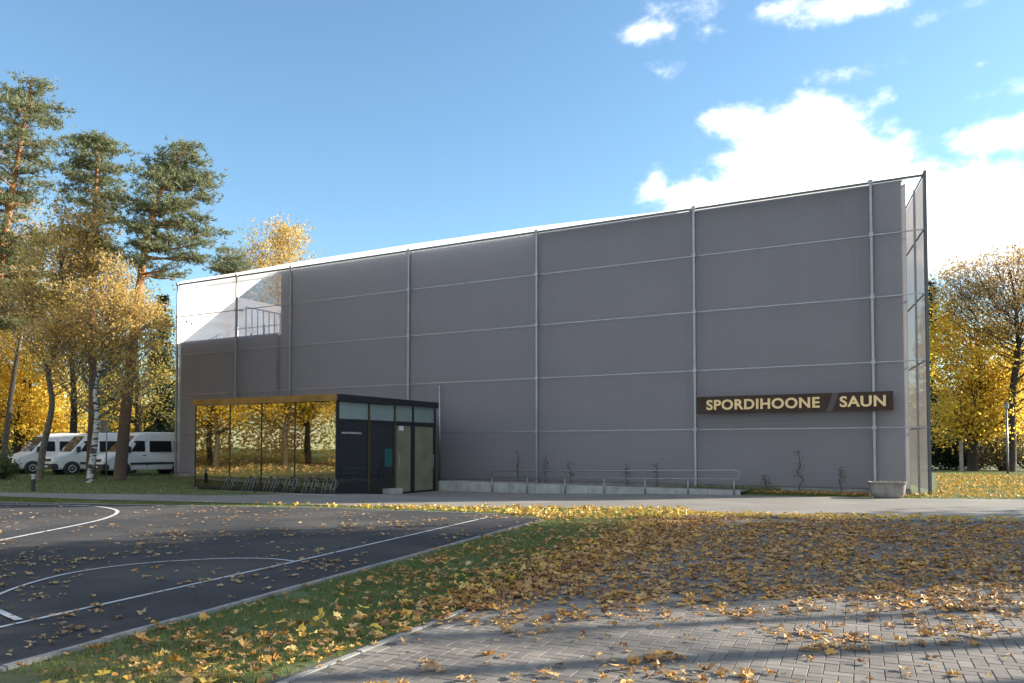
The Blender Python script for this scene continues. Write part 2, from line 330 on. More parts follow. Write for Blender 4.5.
def rnd_units(rng, n):
    v = rng.normal(size=(n, 3)); return v / np.linalg.norm(v, axis=1, keepdims=True)
def cards(rng, C, size, flat=.0, aspect=.62):
    n = len(C); a = rnd_units(rng, n); a[:, 2] *= (1 - flat); a /= np.linalg.norm(a, axis=1, keepdims=True)
    b = np.cross(a, rnd_units(rng, n)); b /= np.linalg.norm(b, axis=1, keepdims=True) + 1e-9
    s = size * rng.uniform(.65, 1.35, (n, 1)); c = np.cross(a, b)
    V = np.stack([C - a * s * .5, C + b * s * aspect * .5 + c * s * .08, C + a * s * .5, C - b * s * aspect * .5 + c * s * .08], 1)
    return V.reshape(-1, 3), np.arange(4 * n).reshape(n, 4)
def blades(rng, C, D, length, width):       # thin triangles from C along D
    n = len(C); b = np.cross(D, rnd_units(rng, n)); b /= np.linalg.norm(b, axis=1, keepdims=True) + 1e-9
    ln = length * rng.uniform(.6, 1.25, (n, 1)); w = width * rng.uniform(.7, 1.3, (n, 1))
    V = np.stack([C - b * w / 2, C + b * w / 2, C + D * ln], 1)
    return V.reshape(-1, 3), np.arange(3 * n).reshape(n, 3)
def vnoise(x, y, seed=0):                   # smooth value noise 0..1
    xi = np.floor(x).astype(int); yi = np.floor(y).astype(int); fx = x - xi; fy = y - yi
    fx = fx * fx * (3 - 2 * fx); fy = fy * fy * (3 - 2 * fy)
    def h(a, b):
        q = (a * 374761393 + b * 668265263 + seed * 974711) & 0x7fffffff; q = ((q ^ (q >> 13)) * 1274126177) & 0x7fffffff
        return ((q ^ (q >> 16)) & 0xffff) / 65535.
    return (h(xi, yi) * (1 - fx) + h(xi + 1, yi) * fx) * (1 - fy) + (h(xi, yi + 1) * (1 - fx) + h(xi + 1, yi + 1) * fx) * fy
def sm(a, b, x): t = np.clip((x - a) / (b - a), 0, 1); return t * t * (3 - 2 * t)
def inpoly(P, x, y):
    c = np.zeros(len(x), bool); k = len(P)
    for i in range(k):
        x0, y0 = P[i]; x1, y1 = P[(i + 1) % k]
        if y0 == y1: continue
        c ^= ((y0 > y) != (y1 > y)) & (x < (x1 - x0) * (y - y0) / (y1 - y0) + x0)
    return c

# ------------------------------------------------------------------ ground
def gz(x, y):                                # the forecourt dips towards the entrance
    x = np.asarray(x, float); y = np.asarray(y, float)
    return -.17 * sm(-6, -15, x) * sm(20.5, 24.5, y) * (1 - sm(30, 31, y)) * sm(-22, -19, x)
gx = np.unique(np.concatenate([[-900, -500, -260, -140, -90, -60], np.arange(-45, 12.1, .75), [16, 25, 40, 70, 140, 300, 900]]))
gy = np.unique(np.concatenate([[-600, -250, -120, -60, -30, -12, -4], np.arange(0, 40.1, .75), [45, 55, 70, 100, 160, 300, 700, 1200]]))
def grid_mesh(name, xs, ys, dz, m, parent=None):
    X, Y = np.meshgrid(xs, ys); Z = gz(X, Y) + dz; V = np.stack([X, Y, Z], -1).reshape(-1, 3); nx, ny = len(xs), len(ys)
    i, j = np.meshgrid(np.arange(nx - 1), np.arange(ny - 1)); a = (j * nx + i).ravel()
    return np_mesh(name, V, np.stack([a, a + 1, a + nx + 1, a + nx], 1), m, parent)
tag(grid_mesh('ground', gx, gy, -.012, M['lawn']), 'grassy ground carrying the building, trees and paved areas', 'ground', kind='structure')
def sheet(name, poly, dz, m, label, step=.75):
    bm = bmesh.new(); f = bm.faces.new([bm.verts.new((x, y, 0)) for x, y in poly])
    xs = [p_[0] for p_ in poly]; ys = [p_[1] for p_ in poly]
    if step:
        for X in np.arange(-45, 12.1, step):
            if min(xs) < X < max(xs): bmesh.ops.bisect_plane(bm, geom=bm.verts[:] + bm.edges[:] + bm.faces[:], plane_co=(X, 0, 0), plane_no=(1, 0, 0))
        for Y in np.arange(0, 40.1, step):
            if min(ys) < Y < max(ys): bmesh.ops.bisect_plane(bm, geom=bm.verts[:] + bm.edges[:] + bm.faces[:], plane_co=(0, Y, 0), plane_no=(0, 1, 0))
    for v in bm.verts: v.co.z = float(gz(v.co.x, v.co.y)) + dz
    me = bpy.data.meshes.new(name); bm.normal_update()
    for f in bm.faces:
        if f.normal.z < 0: f.normal_flip()
    bm.to_mesh(me); bm.free(); o = link(name, me, None, m); return tag(o, label, name.replace('_', ' '), kind='structure')
PATH = [(-60, 4.4), (-29, 14.2), (-22.6, 15.0), (-14, 16.75), (-9.6, 18.35), (-6.0, 19.9), (-5.2, 17.9), (1.5, 20.0), (9, 22.2), (45, 33), (45, 40), (9, 31), (2.2, 28.6),
        (-.2, 27.75), (-5.7, 26.6), (-17.9, 26.75), (-17.95, 20.9), (-19, 20.25), (-21.3, 18.1), (-29, 15.7), (-60, 6.2)]
sheet('path', PATH, .010, M['path'], 'pale grey paved path running past the entrance and the ramp', .75)
COURT = [(-33, -14), (-33, 10.1), (-23.8, 12.9), (-14, 15.75), (-9.2, 16.3), (-7.72, 15.6), (-7.53, 14.16), (-6.35, 5.8), (-6.0, 3.27), (-5.1, -3), (-3.7, -14)]
sheet('asphalt_court', COURT, .006, M['asphalt'], 'dark asphalt sports court with white painted lines', None)
PAVE = [(-3.6, -4), (-4.05, 3.93), (-4.31, 8.11), (-4.6, 10.85), (-5.2, 17.9), (1.5, 20.0), (9, 22.2), (26, 27.3), (26, -4)]
sheet('paving_bed', PAVE, -.002, M['joint'], 'sandy bed between the grey paving blocks', None)
# herringbone blocks, each a real bevelled block
ang = math.atan2(8.0, -.62) - math.pi / 2; ca, sa = math.cos(ang), math.sin(ang)
V = []; Fs = []; rng = np.random.default_rng(5); w = .1; g_ = .0025; k0 = 0
for a_ in range(-80, 260):
    for b_ in range(-120, 230):
        c_ = (a_ - b_) % 4
        if c_ == 0: x0, x1, y0, y1 = a_ * w, (a_ + 2) * w, b_ * w, (b_ + 1) * w
        elif c_ == 3: x0, x1, y0, y1 = a_ * w, (a_ + 1) * w, (b_ - 0) * w, (b_ + 2) * w
        else: continue
        V.append((x0 + g_, x1 - g_, y0 + g_, y1 - g_))
V = np.array(V); cx = (V[:, 0] + V[:, 1]) / 2; cy = (V[:, 2] + V[:, 3]) / 2
wx = -4.0 + cx * ca - cy * sa; wy = 3.9 + cx * sa + cy * ca
camx = wx * RTv[0] + wy * RTv[1]; camz = wx * FWv[0] + wy * FWv[1]
edge_ok = wx > np.interp(wy, [-4, 3.93, 8.11, 10.85, 17.9], [-3.6, -4.05, -4.31, -4.6, -5.2]) + .17
top_ok = wy < np.interp(wx, [-5.2, 1.5, 9], [17.9, 20.0, 22.2]) - .12
keep = edge_ok & top_ok & (camz > 3.4) & (np.abs(camx) < camz * .75 + 1.5)
V = V[keep]; nb = len(V); zt = .002 + rng.uniform(-.0012, .0012, nb); be = .003; tl = rng.normal(0, .0005, (nb, 4))
P8 = np.zeros((nb, 8, 3))
for i, (xi, yi, sx_, sy_) in enumerate([(0, 2, 1, 1), (1, 2, -1, 1), (1, 3, -1, -1), (0, 3, 1, -1)]):
    P8[:, i, 0] = V[:, xi]; P8[:, i, 1] = V[:, yi]; P8[:, i, 2] = zt - .005
    P8[:, 4 + i, 0] = V[:, xi] + sx_ * be; P8[:, 4 + i, 1] = V[:, yi] + sy_ * be; P8[:, 4 + i, 2] = zt + tl[:, i]
X = -4.0 + P8[..., 0] * ca - P8[..., 1] * sa; Y = 3.9 + P8[..., 0] * sa + P8[..., 1] * ca; P8[..., 0] = X; P8[..., 1] = Y
q5 = np.array([(4, 5, 6, 7), (0, 1, 5, 4), (1, 2, 6, 5), (2, 3, 7, 6), (3, 0, 4, 7)])
tag(np_mesh('paving', P8, (np.arange(nb)[:, None, None] * 8 + q5).reshape(-1, 4), M['paver']), 'grey herringbone block paving in the foreground', 'paving', kind='structure')
# kerbs
def kerb(name, pts, w, z0, z1, label, m=M['kerbm'], unit=1.0):
    mb = MB(); rr = random.Random(3)
    for (x0, y0), (x1, y1) in zip(pts[:-1], pts[1:]):
        d = math.hypot(x1 - x0, y1 - y0); n_ = max(1, round(d / unit)); tx, ty = (x1 - x0) / d, (y1 - y0) / d; nx_, ny_ = -ty * w / 2, tx * w / 2
        for i in range(n_):
            a, b = i * d / n_ + .003, (i + 1) * d / n_ - .003; e = rr.uniform(-.004, .004); q = [(x0 + tx * a, y0 + ty * a), (x0 + tx * b, y0 + ty * b)]
            mb.prism([(q[0][0] - nx_, q[0][1] - ny_), (q[1][0] - nx_, q[1][1] - ny_), (q[1][0] + nx_, q[1][1] + ny_), (q[0][0] + nx_, q[0][1] + ny_)], z0, z1 + e)
    o = mb.build(name, m, None, bevel=.008); return tag(o, label, 'kerb', kind='structure')
kerb('court_kerb', [(-4.5, -6), (-5.98, 3.27), (-6.33, 5.8), (-7.51, 14.16), (-7.7, 15.5)], .08, -.1, .022, 'low concrete kerb between the asphalt court and grass strip')
kerb('paving_kerb', [(-3.68, -2), (-3.95, 3.93), (-4.14, 6.7)], .07, -.1, .010, 'flush pale edging between the grass strip and block paving')
kerb('path_kerb', [(-5.2, 17.9), (1.5, 20.0), (9, 22.2)], .12, -.1, .03, 'low kerb between the forecourt path and block paving')
kerb('court_edge', [(-33, 10.2), (-23.8, 12.95), (-14, 15.8), (-9.2, 16.35)], .08, -.1, .02, 'thin pale edging along the far side of the asphalt court')
# court lines
def stripe(pts, w, z=.010):
    pts = [np.array(p_[:2], float) for p_ in pts]; V = []
    for i, p_ in enumerate(pts):
        d = pts[min(i + 1, len(pts) - 1)] - pts[max(i - 1, 0)]; d /= np.linalg.norm(d); n_ = np.array([-d[1], d[0]]) * w / 2
        V += [(*(p_ - n_), z), (*(p_ + n_), z)]
    return V, [(2 * i, 2 * i + 2, 2 * i + 3, 2 * i + 1) for i in range(len(pts) - 1)]
def catmull(P, n=8):
    P = [np.array(p_, float) for p_ in P]; P = [2 * P[0] - P[1]] + P + [2 * P[-1] - P[-2]]; out = []
    for i in range(1, len(P) - 2):
        for k in range(n):
            t = k / n; a, b, c, d = P[i - 1:i + 3]
            out.append(.5 * (2 * b + (c - a) * t + (2 * a - 5 * b + 4 * c - d) * t * t + (3 * b - a - 3 * c + d) * t ** 3))
    return out + [P[-2]]
lines = MB()
lines.add(*stripe([(-5.98, -5), (-7.34, 3.98), (-7.93, 8.22), (-9.08, 15.5)], .055))
c0 = np.array([-7.78, 6.42]); d0 = np.array([-.14, 1.]) / math.hypot(.14, 1)
arc = [G(295, 562)[:2], G(270, 559.5)[:2], G(235, 559)[:2], G(200, 560.3)[:2], G(150, 563.5)[:2], G(100, 569)[:2], G(50, 578.5)[:2], G(0, 595)[:2], G(-40, 620)[:2]]
lines.add(*stripe(catmull(arc), .05, .0135))
lines.add(*stripe([G(19, 621.5), G(0, 613), G(-60, 588), G(-200, 545)], .07, .0165))
lines.add(*stripe(catmull([G(-80, 556)[:2], G(0, 541)[:2], G(40, 533)[:2], G(80, 525)[:2], G(105, 519)[:2], G(117, 513.3)[:2], G(113, 509.5)[:2], G(92, 506.6)[:2], G(45, 505.2)[:2], G(0, 504.6)[:2], G(-60, 504)[:2]]), .09, .0145))
o = lines.build('court_marking', M['line']); tag(o, 'white painted lines and arcs on the dark asphalt court', 'court marking', kind='structure')

# ------------------------------------------------------------------ sports hall
PX = [-32.845, -28.942, -21.55, -14.89, -8.143, -1.949]; XL, XR, YF, TOP = -37.516, -.30, 29.614, 10.78
GZ = [2.28, 4.529, 6.781, 8.944, TOP]
hall = tag(empty('sports_hall', (-18.9, 40, 0)), 'long grey sports hall wrapped in steel mesh screens on slender posts', 'building')
HO = (-18.9, 40, 0)
def hb(mb, name, m, parent=hall, **k): return mb.build(name, m, parent, off=HO, **k)
# corrugated front wall and the other walls
XB, YW, HB, HL = -30.1, 30.0, 10.93, 7.55
def corrugated(x0, x1, y, z0, z1, pitch=.3, dep=.06):
    xs = []; ys = []; x = x0
    while x < x1 - 1e-6:
        for dx, dy in ((0, 0), (.42, 0), (.5, dep), (.92, dep)):
            if x + dx * pitch < x1: xs.append(x + dx * pitch); ys.append(y + dy)
        x += pitch
    xs.append(x1); ys.append(y); k = len(xs)
    return [(a, b, z0) for a, b in zip(xs, ys)] + [(a, b, z1) for a, b in zip(xs, ys)], [(i, i + 1, k + i + 1, k + i) for i in range(k - 1)]
mb = MB(); mb.add(*corrugated(XB, -.90, YW, .25, HB))
mb.add([(-.90, YW, 0), (-4.9, 52, 0), (-4.9, 52, HB), (-.90, YW, HB)], [(0, 1, 2, 3)])
mb.add([(-4.9, 52, 0), (XB, 52, 0), (XB, 52, HB), (-4.9, 52, HB)], [(0, 1, 2, 3)])
mb.add([(XB, 52, HL), (XB, YW, HL), (XB, YW, HB), (XB, 52, HB)], [(0, 1, 2, 3)])
mb.add([(XB, YW + .1, 0), (-.94, YW + .1, 0), (-.94, YW + .1, .25), (XB, YW + .1, .25)], [(0, 1, 2, 3)])
hb(MB().box(-14.85, -.9, YF + .05, YW + .05, 10.70, 10.74), 'eaves_sun_stop', M['steel_dark'])  # added strip, unseen, keeps the sun off the mesh below the top rail
hb(MB().box(-1.86, -.885, YF + .10, YW - .004, .25, 10.79), 'corner_sun_block', M['clad'])  # box added behind the last bay to shade the front mesh
hb(mb, 'wall', M['clad'])
mb = MB(); mb.prism([(XB, YW + .07), (-.97, YW + .07), (-4.6, 51.9), (XB, 51.9)], HB - .25, HB - .1); hb(mb, 'roof', M['roof'])
mb = MB(); mb.add(*corrugated(XL + .03, XB, YF + .14, 0, HL)); mb.add([(XL + .03, 52, 0), (XL + .03, YF + .14, 0), (XL + .03, YF + .14, HL), (XL + .03, 52, HL)], [(0, 1, 2, 3)])
mb.add([(XL + .25, 52, 0), (XB, 52, 0), (XB, 52, HL), (XL + .25, 52, HL)], [(3, 2, 1, 0)])
hb(mb, 'terrace_wall', M['clad'])
mb = MB(); mb.box(XL + .05, XB - .002, YF + .22, 51.9, HL - .3, HL - .06); hb(mb, 'terrace_roof', M['roof'])
# screens, one per bay and storey band of panels
xs = [XL] + PX + [-.86]
for i in range(len(xs) - 1):
    mb = MB(); a, b = xs[i] + .03, xs[i + 1] - .03
    for z0, z1 in zip([.18] + GZ[:-1], GZ):
        mb.add([(a, YF, z0 + .02), (b, YF, z0 + .02), (b, YF, z1 - .02), (a, YF, z1 - .02)], [(0, 1, 2, 3)])
    hb(mb, 'mesh_screen', M['screen'])
# end screens
XE = -4.2
mb = MB(); mb.add([(XR, YF, .18), (XE, 52.6, .18), (XE, 52.6, TOP), (XR, YF, TOP)], [(0, 1, 2, 3)]); hb(mb, 'end_screen', M['screen_tight'])
for yy_ in (31.2, 34.2, 38.5, 45.0):
    xx_ = XR + (XE - XR) * (yy_ - YF) / (52.6 - YF); hb(MB().box(xx_ - .12, xx_ - .04, yy_ - .04, yy_ + .04, 0, TOP), 'end_post', M['steel'])
for z in GZ: hb(MB().bar((XR - .05, YF + .05, z), (XE - .05, 52.5, z), .04, .05), 'end_rail', M['steel'])
mb = MB(); mb.add([(XL, YF + .02, .18), (XL, 52.6, .18), (XL, 52.6, TOP), (XL, YF + .02, TOP)], [(0, 1, 2, 3)]); hb(mb, 'end_screen', M['screen_open'])
# upstand of mesh along the eaves, standing a little behind the front rail
pts = [(180, 281.5), (237, 272.5), (300, 261.5), (409, 244.5), (537, 226.2), (620, 216.3), (690, 208.3)]
tp = [onY(a, b, 29.95) for a, b in pts]; mb = MB()
mb.add([(p_[0], 29.95, TOP - .15) for p_ in tp] + [(p_[0], 29.95, p_[2]) for p_ in tp], [(i, i + 1, len(tp) + i + 1, len(tp) + i) for i in range(len(tp) - 1)])
hb(mb, 'eaves_screen', M['screen_open'])
# posts and rails
for x in [XL] + PX:
    mb = MB(); mb.box(x - .042, x + .042, YF - .14, YF - .03, 0, TOP + .06)
    for z in GZ: mb.box(x - .075, x + .075, YF - .165, YF - .142, z - .07, z + .07)
    hb(mb, 'post', M['steel'])
mb = MB(); mb.prism([(XR - .02, YF - .12), (XR + .06, YF - .12), (XR + .0, YF + .2), (XR - .06, YF + .2)], 0, TOP + .13); hb(mb, 'corner_post', M['steel_dark'])
for z in GZ:
    t_ = .038 if z < TOP else .08
    mb = MB(); mb.box(XL, XR - .03, YF - .028, YF - .003, z - t_ / 2, z + t_ / 2)
    hb(mb, 'rail', M['steel'] if z < TOP else M['steel_dark'])
    if z < TOP + 1:
        for x in PX[:-1]: hb(MB().box(x - .03, x + .03, YF + .004, YW - .01, z - .03, z + .03), 'bracket', M['steel'])
# terrace guard seen through the screen
mb = MB(); xg = -33.3
for z in (HL + 1.75, HL + .12): mb.bar((xg, 30.6, z), (xg, 42, z), .06, .06)
for y in np.arange(30.6, 42, .42): mb.bar((xg, y, HL + .12), (xg, y, HL + 1.75), .035, .05)
for z in (HL + .6, HL + 1.1): mb.bar((XL + .6, 33, z), (xg, 33, z), .05, .05)
for x in (-36.6, -35.5, -34.4): mb.bar((x, 33, HL - .1), (x, 33, HL + 1.2), .05, .05)
hb(mb, 'terrace_railing', M['steel'])
# rainwater pipe beside the entrance
pp = onY(439.5, 480, YF - .2); mb = MB(); mb.tube([(pp[0], YF - .2, .05), (pp[0], YF - .2, 4.4)], .05, 8); hb(mb, 'downpipe', M['rail'], smooth=True)
mb = MB(); mb.box(XL, -.86, YF + .01, YW - .01, -.2, .16); hb(mb, 'plinth', M['concrete_d'])

# ------------------------------------------------------------------ sign
ys = YF - .36; a, b = onY(697.5, 414, ys), onY(893, 391, ys); z0, z1 = a[2], b[2]; x0, x1 = a[0], b[0]
s0, s1 = onY(829, 400, ys)[0], onY(836, 400, ys)[0]; slant = .22
sign = tag(empty('building_sign', ((x0 + x1) / 2, ys, z0)), 'long dark brown sign with gold letters SPORDIHOONE and SAUN on the mesh', 'sign'); so_ = ((x0 + x1) / 2, ys, z0)
def slab(poly, y0, y1):
    k = len(poly); mb = MB()
    return mb.add([(x, y0, z) for x, z in poly] + [(x, y1, z) for x, z in poly], [tuple(range(k)), tuple(range(2 * k - 1, k - 1, -1))] + [(i, k + i, k + (i + 1) % k, (i + 1) % k) for i in range(k)])
slab([(x0, z0), (s0 - slant / 2, z0), (s0 + slant / 2, z1), (x0, z1)], ys - .06, ys + .1).build('board', M['board'], sign, off=so_)
slab([(s1 - slant / 2, z0), (x1, z0), (x1, z1), (s1 + slant / 2, z1)], ys - .06, ys + .1).build('board', M['board'], sign, off=so_)
slab([(s0 - slant / 2 + .004, z0), (s1 - slant / 2 - .004, z0), (s1 + slant / 2 - .004, z1), (s0 + slant / 2 + .004, z1)], ys - .04, ys + .08).build('slash_strip', M['slash'], sign, off=so_)
for a, b in ((x0 + .3, YF - .003), (x1 - 1.2, YF - .15)): MB().box(a, a + .06, ys + .1, b, z0 + .1, z1 - .1).build('bracket', M['steel_dark'], sign, off=so_)
def lettering(txt, xa, xb, za, zb, y, name, m, parent, off):
    cu = bpy.data.curves.new('t', 'FONT'); cu.body = txt; cu.size = 1; cu.extrude = .02; cu.offset = .03; cu.space_character = 1.08; cu.resolution_u = 6
    ob = bpy.data.objects.new('t', cu); COL.objects.link(ob); dg = bpy.context.evaluated_depsgraph_get()
    me = bpy.data.meshes.new_from_object(ob.evaluated_get(dg)); bpy.data.objects.remove(ob); bpy.data.curves.remove(cu)
    v = np.zeros(len(me.vertices) * 3, np.float32); me.vertices.foreach_get('co', v); v = v.reshape(-1, 3)
    lo, hi = v.min(0), v.max(0); w = np.zeros_like(v)
    w[:, 0] = xa + (v[:, 0] - lo[0]) / (hi[0] - lo[0]) * (xb - xa) - off[0]; w[:, 2] = za + (v[:, 1] - lo[1]) / (hi[1] - lo[1]) * (zb - za) - off[2]; w[:, 1] = y - v[:, 2] - off[1]
    me.vertices.foreach_set('co', w.ravel()); me.update(); me.materials.clear()
    return link(name, me, parent, m)
h_ = z1 - z0
lettering('SPORDIHOONE', onY(707, 405, ys)[0], onY(820, 402, ys)[0], z0 + h_ * .20, z0 + h_ * .80, ys - .078, 'lettering', M['letter'], sign, so_)
lettering('SAUN', onY(840, 402, ys)[0], onY(886, 400, ys)[0], z0 + h_ * .20, z0 + h_ * .80, ys - .078, 'lettering', M['letter'], sign, so_)

# ------------------------------------------------------------------ entrance pavilion
AX0, AX1, AY0, AY1, AH = -25.304, -18.201, 20.799, 26.857, 3.424
pv = tag(empty('entrance_pavilion', (-21.7, 23.8, 0)), 'low glazed entrance pavilion with bronze mirror front and black door side', 'entrance'); po = (-21.7, 23.8, 0)
def pb(mb, name, m, **k): return mb.build(name, m, k.pop('parent', pv), off=po, **k)
pb(MB().box(AX0 - .05, AX1 + .05, AY0 - .0, AY1, AH - .02, AH), 'roof', M['steel_dark'])
pb(MB().box(AX0 - .06, AX1 + .055, AY0 - .09, AY0 - .003, AH - .22, AH + .02), 'fascia', M['brass'])
pb(MB().box(AX1 + .003, AX1 + .10, AY0 - .088, AY1 + .05, AH - .22, AH + .022), 'fascia', M['black'])
pb(MB().box(AX0 + .03, AX1 - .03, AY0 + .06, AY1, -.05, .14), 'plinth', M['black'])
pb(MB().box(AX0, AX0 + .06, AY0 + .1, AY1, .14, AH - .24), 'side_wall', M['black'])
pb(MB().box(AX0 + 1, AX1 - 2.3, AY1 - .06, YF + .5, 0, AH - .3), 'link_wall', M['black'])
pb(MB().box(AX0 + .06, AX1 - .2, AY1 - .1, AY1 - .06, .14, AH - .24), 'rear_wall', M['black'])
jx = [onY(px, 450, AY0)[0] for px in (195.5, 229.8, 261.5, 294.8, 336.2)]
for a, b in zip(jx[:-1], jx[1:]):
    pb(MB().box(a + .025, b - .025, AY0 - .004, AY0 + .02, .15, AH - .235), 'mirror_pane', M['mirror'])
for x in jx: pb(MB().box(x - .022, x + .022, AY0 - .02, AY0 + .05, .0, AH - .23), 'mullion', M['black'])
pb(MB().box(AX0, AX1, AY0 - .015, AY0 + .05, .05, .145), 'sill', M['black'])
jy = [onX(px, 450, AX1)[1] for px in (337.5, 369, 394.8, 413, 433.5)]; jy[0] = AY0 + .06; jy[-1] = AY1 - .08
TR = 2.54
for y in jy: pb(MB().box(AX1 - .08, AX1 + .012, y - .05, y + .05, -.17 if y > jy[1] else 0, AH - .225), 'mullion', M['black'] if y not in jy[1:3] else M['amberglint'])
pb(MB().box(AX1 - .10, AX1 - .002, jy[3] - .13, jy[3] + .13, -.16, TR - .05), 'door_gap', M['black'])  # solid black strip painting the darkness of the gap between the leaves
pb(MB().box(AX1 - .07, AX1 + .008, jy[0], jy[-1], TR - .05, TR + .06), 'transom', M['black'])
for i in range(4):
    a, b = jy[i] + .05, jy[i + 1] - .05
    pb(MB().box(AX1 - .04, AX1 - .02, a, b, TR + .06, AH - .23), 'top_light', M['paleglass'])
    if i < 2:
        pb(MB().box(AX1 - .045, AX1 - .02, a, b, .40, TR - .05), 'window_pane', M['darkglass'])
        pb(MB().box(AX1 - .06, AX1 + .006, a, b, -.17 if i else -.02, .40), 'plinth_panel', M['black'])
    else:
        d = pb(MB().box(AX1 - .045, AX1 - .02, a + .05, b - .06, -.13, TR - .1), 'door', M['doorglass'])
        e = .052; fr = MB(); fr.box(AX1 - .06, AX1 - .005, a, a + e, -.16, TR - .05); fr.box(AX1 - .06, AX1 - .005, b - e, b, -.16, TR - .05); fr.box(AX1 - .06, AX1 - .007, a + e, b - e, TR - .11, TR - .052); fr.box(AX1 - .06, AX1 - .007, a + e, b - e, -.16, -.11)
        pb(fr, 'frame', M['black'], parent=d)
        yh = b - .14 if i == 3 else a + .16
        pb(MB().tube([(AX1 + .0, yh, .75), (AX1 + .05, yh, .78), (AX1 + .05, yh, 1.3), (AX1, yh, 1.33)], .014, 8), 'handle', M['steel'], parent=d, smooth=True)
        if i == 3: pb(MB().box(AX1 - .01, AX1 + .03, yh + .05, yh + .1, 1.18, 1.28), 'lock', M['brass'], parent=d)
        if i == 2: pb(MB().box(AX1 - .018, AX1 - .014, a + .22, a + .52, 2.25, 2.45), 'notice', M['paper'], parent=d)
pb(MB().box(AX1 - .017, AX1 - .013, jy[2] - .60, jy[2] - .14, .88, 1.55), 'poster', M['teal'])
pb(MB().box(AX1 - .016, AX1 - .012, jy[0] + .2, jy[1] - .4, 2.08, 2.14), 'blind_rail', M['wood'])
pb(MB().box(AX1 + .01, AX1 + .4, jy[1] + .8, jy[2] - .03, -.17, .06), 'step', M['concrete'])

# ------------------------------------------------------------------ ramp wall, handrail
ramp = tag(empty('ramp_wall', (-12, 26.95, 0)), 'low pale concrete ramp wall running from the entrance along the facade', 'wall'); ro = (-12, 26.95, 0)
rr = random.Random(8); xa, xb_ = AX1 + .13, -5.92; n_ = 11
def ztop(x): return .235 + (x - xa) / (xb_ - xa) * (.15 - .235)
mb = MB()
for i in range(n_):
    a = xa + (xb_ - xa) * i / n_ + .006; b = xa + (xb_ - xa) * (i + 1) / n_ - .006; yo = rr.uniform(-.004, .004)
    mb.add([(a, 26.88 + yo, -.25), (b, 26.88 + yo, -.25), (b, 27.02 + yo, -.25), (a, 27.02 + yo, -.25), (a, 26.88 + yo, ztop(a)), (b, 26.88 + yo, ztop(b)), (b, 27.02 + yo, ztop(b)), (a, 27.02 + yo, ztop(a))],
           [(0, 3, 2, 1), (4, 5, 6, 7), (0, 1, 5, 4), (1, 2, 6, 5), (2, 3, 7, 6), (3, 0, 4, 7)])
mb.build('wall_panel', M['concrete'], ramp, off=ro, bevel=.006)
MB().add([(xa, 27.02, .2), (xb_, 27.02, .1), (xb_, 28.6, .1), (xa, 28.6, .2)], [(0, 1, 2, 3)]).build('ramp_surface', M['path'], ramp, off=ro)
hr = tag(empty('handrail', (-10, 26.75, 0)), 'thin tubular steel handrail following the concrete ramp wall', 'handrail'); ho = (-10, 26.75, 0)
yr = 26.8; hx0, hx1 = onY(491, 480, yr)[0], onY(736, 470, yr)[0]
def rz(x, off): return off + (x - hx0) / (hx1 - hx0) * .03
mb = MB(); mb.tube([(hx0, yr, rz(hx0, .42)), (hx0, yr, rz(hx0, .66)), (hx1, yr, rz(hx1, .80)), (hx1 + .1, yr, rz(hx1, .72)), (hx1 + .1, yr, rz(hx1, .5)), (hx0, yr, rz(hx0, .42))], .022, 8)
mb.build('rail', M['rail'], hr, off=ho, smooth=True)
for px in (492, 527, 565, 604, 645, 688, 734):
    x = onY(px, 490, yr)[0]; MB().tube([(x, yr, float(gz(x, yr)) - .05), (x, yr, rz(x, .45))], .024, 8).build('post', M['rail'], hr, off=ho, smooth=True)

# planter tub
pc = G(887, 498.5); mb = MB(); w_ = .62
secs = [(.0, .46, .28), (.05, .53, .32), (.16, .585, .345), (.44, .62, .36), (.47, .66, .40), (.50, .66, .40)]
V = []; Fq = []
def rrect(a, b, n=5, r=.2):
    out = []
    for cx_, cy_, t0 in ((a - r, b - r, 0), (-a + r, b - r, 90), (-a + r, -b + r, 180), (a - r, -b + r, 270)):
        for k in range(n + 1): t = R(t0 + 90 * k / n); out.append((cx_ + r * math.cos(t), cy_ + r * math.sin(t)))
    return out
rings = [(rrect(a * .84, b), z) for z, a, b in secs] + [(rrect(.50, .34), .50), (rrect(.48, .32), .42)]
for q, z in rings: V += [(x, y, z) for x, y in q]
k = len(rings[0][0])
for i in range(len(rings) - 1): Fq += [(i * k + j, i * k + (j + 1) % k, (i + 1) * k + (j + 1) % k, (i + 1) * k + j) for j in range(k)]
Fq.append(tuple(range(k - 1, -1, -1)))
pl = tag(empty('planter', (pc[0], pc[1] + .25, .012), YAW * .3), 'weathered concrete planter tub standing at the foot of the mesh near the corner', 'planter')
MB().add(V, Fq).build('tub', M['concrete_d'], pl)
MB().add([(x, y, .44) for x, y in rrect(.485, .325)], [tuple(range(k))]).build('soil', M['rubbish'], pl)
rng = np.random.default_rng(3); C = rng.uniform((-.4, -.25, .42), (.4, .25, .46), (160, 3)); D = rnd_units(rng, 160); D[:, 2] = np.abs(D[:, 2]) + .3
np_mesh('dry_stalks', *blades(rng, C, D, .12, .012), M['vine'], pl)

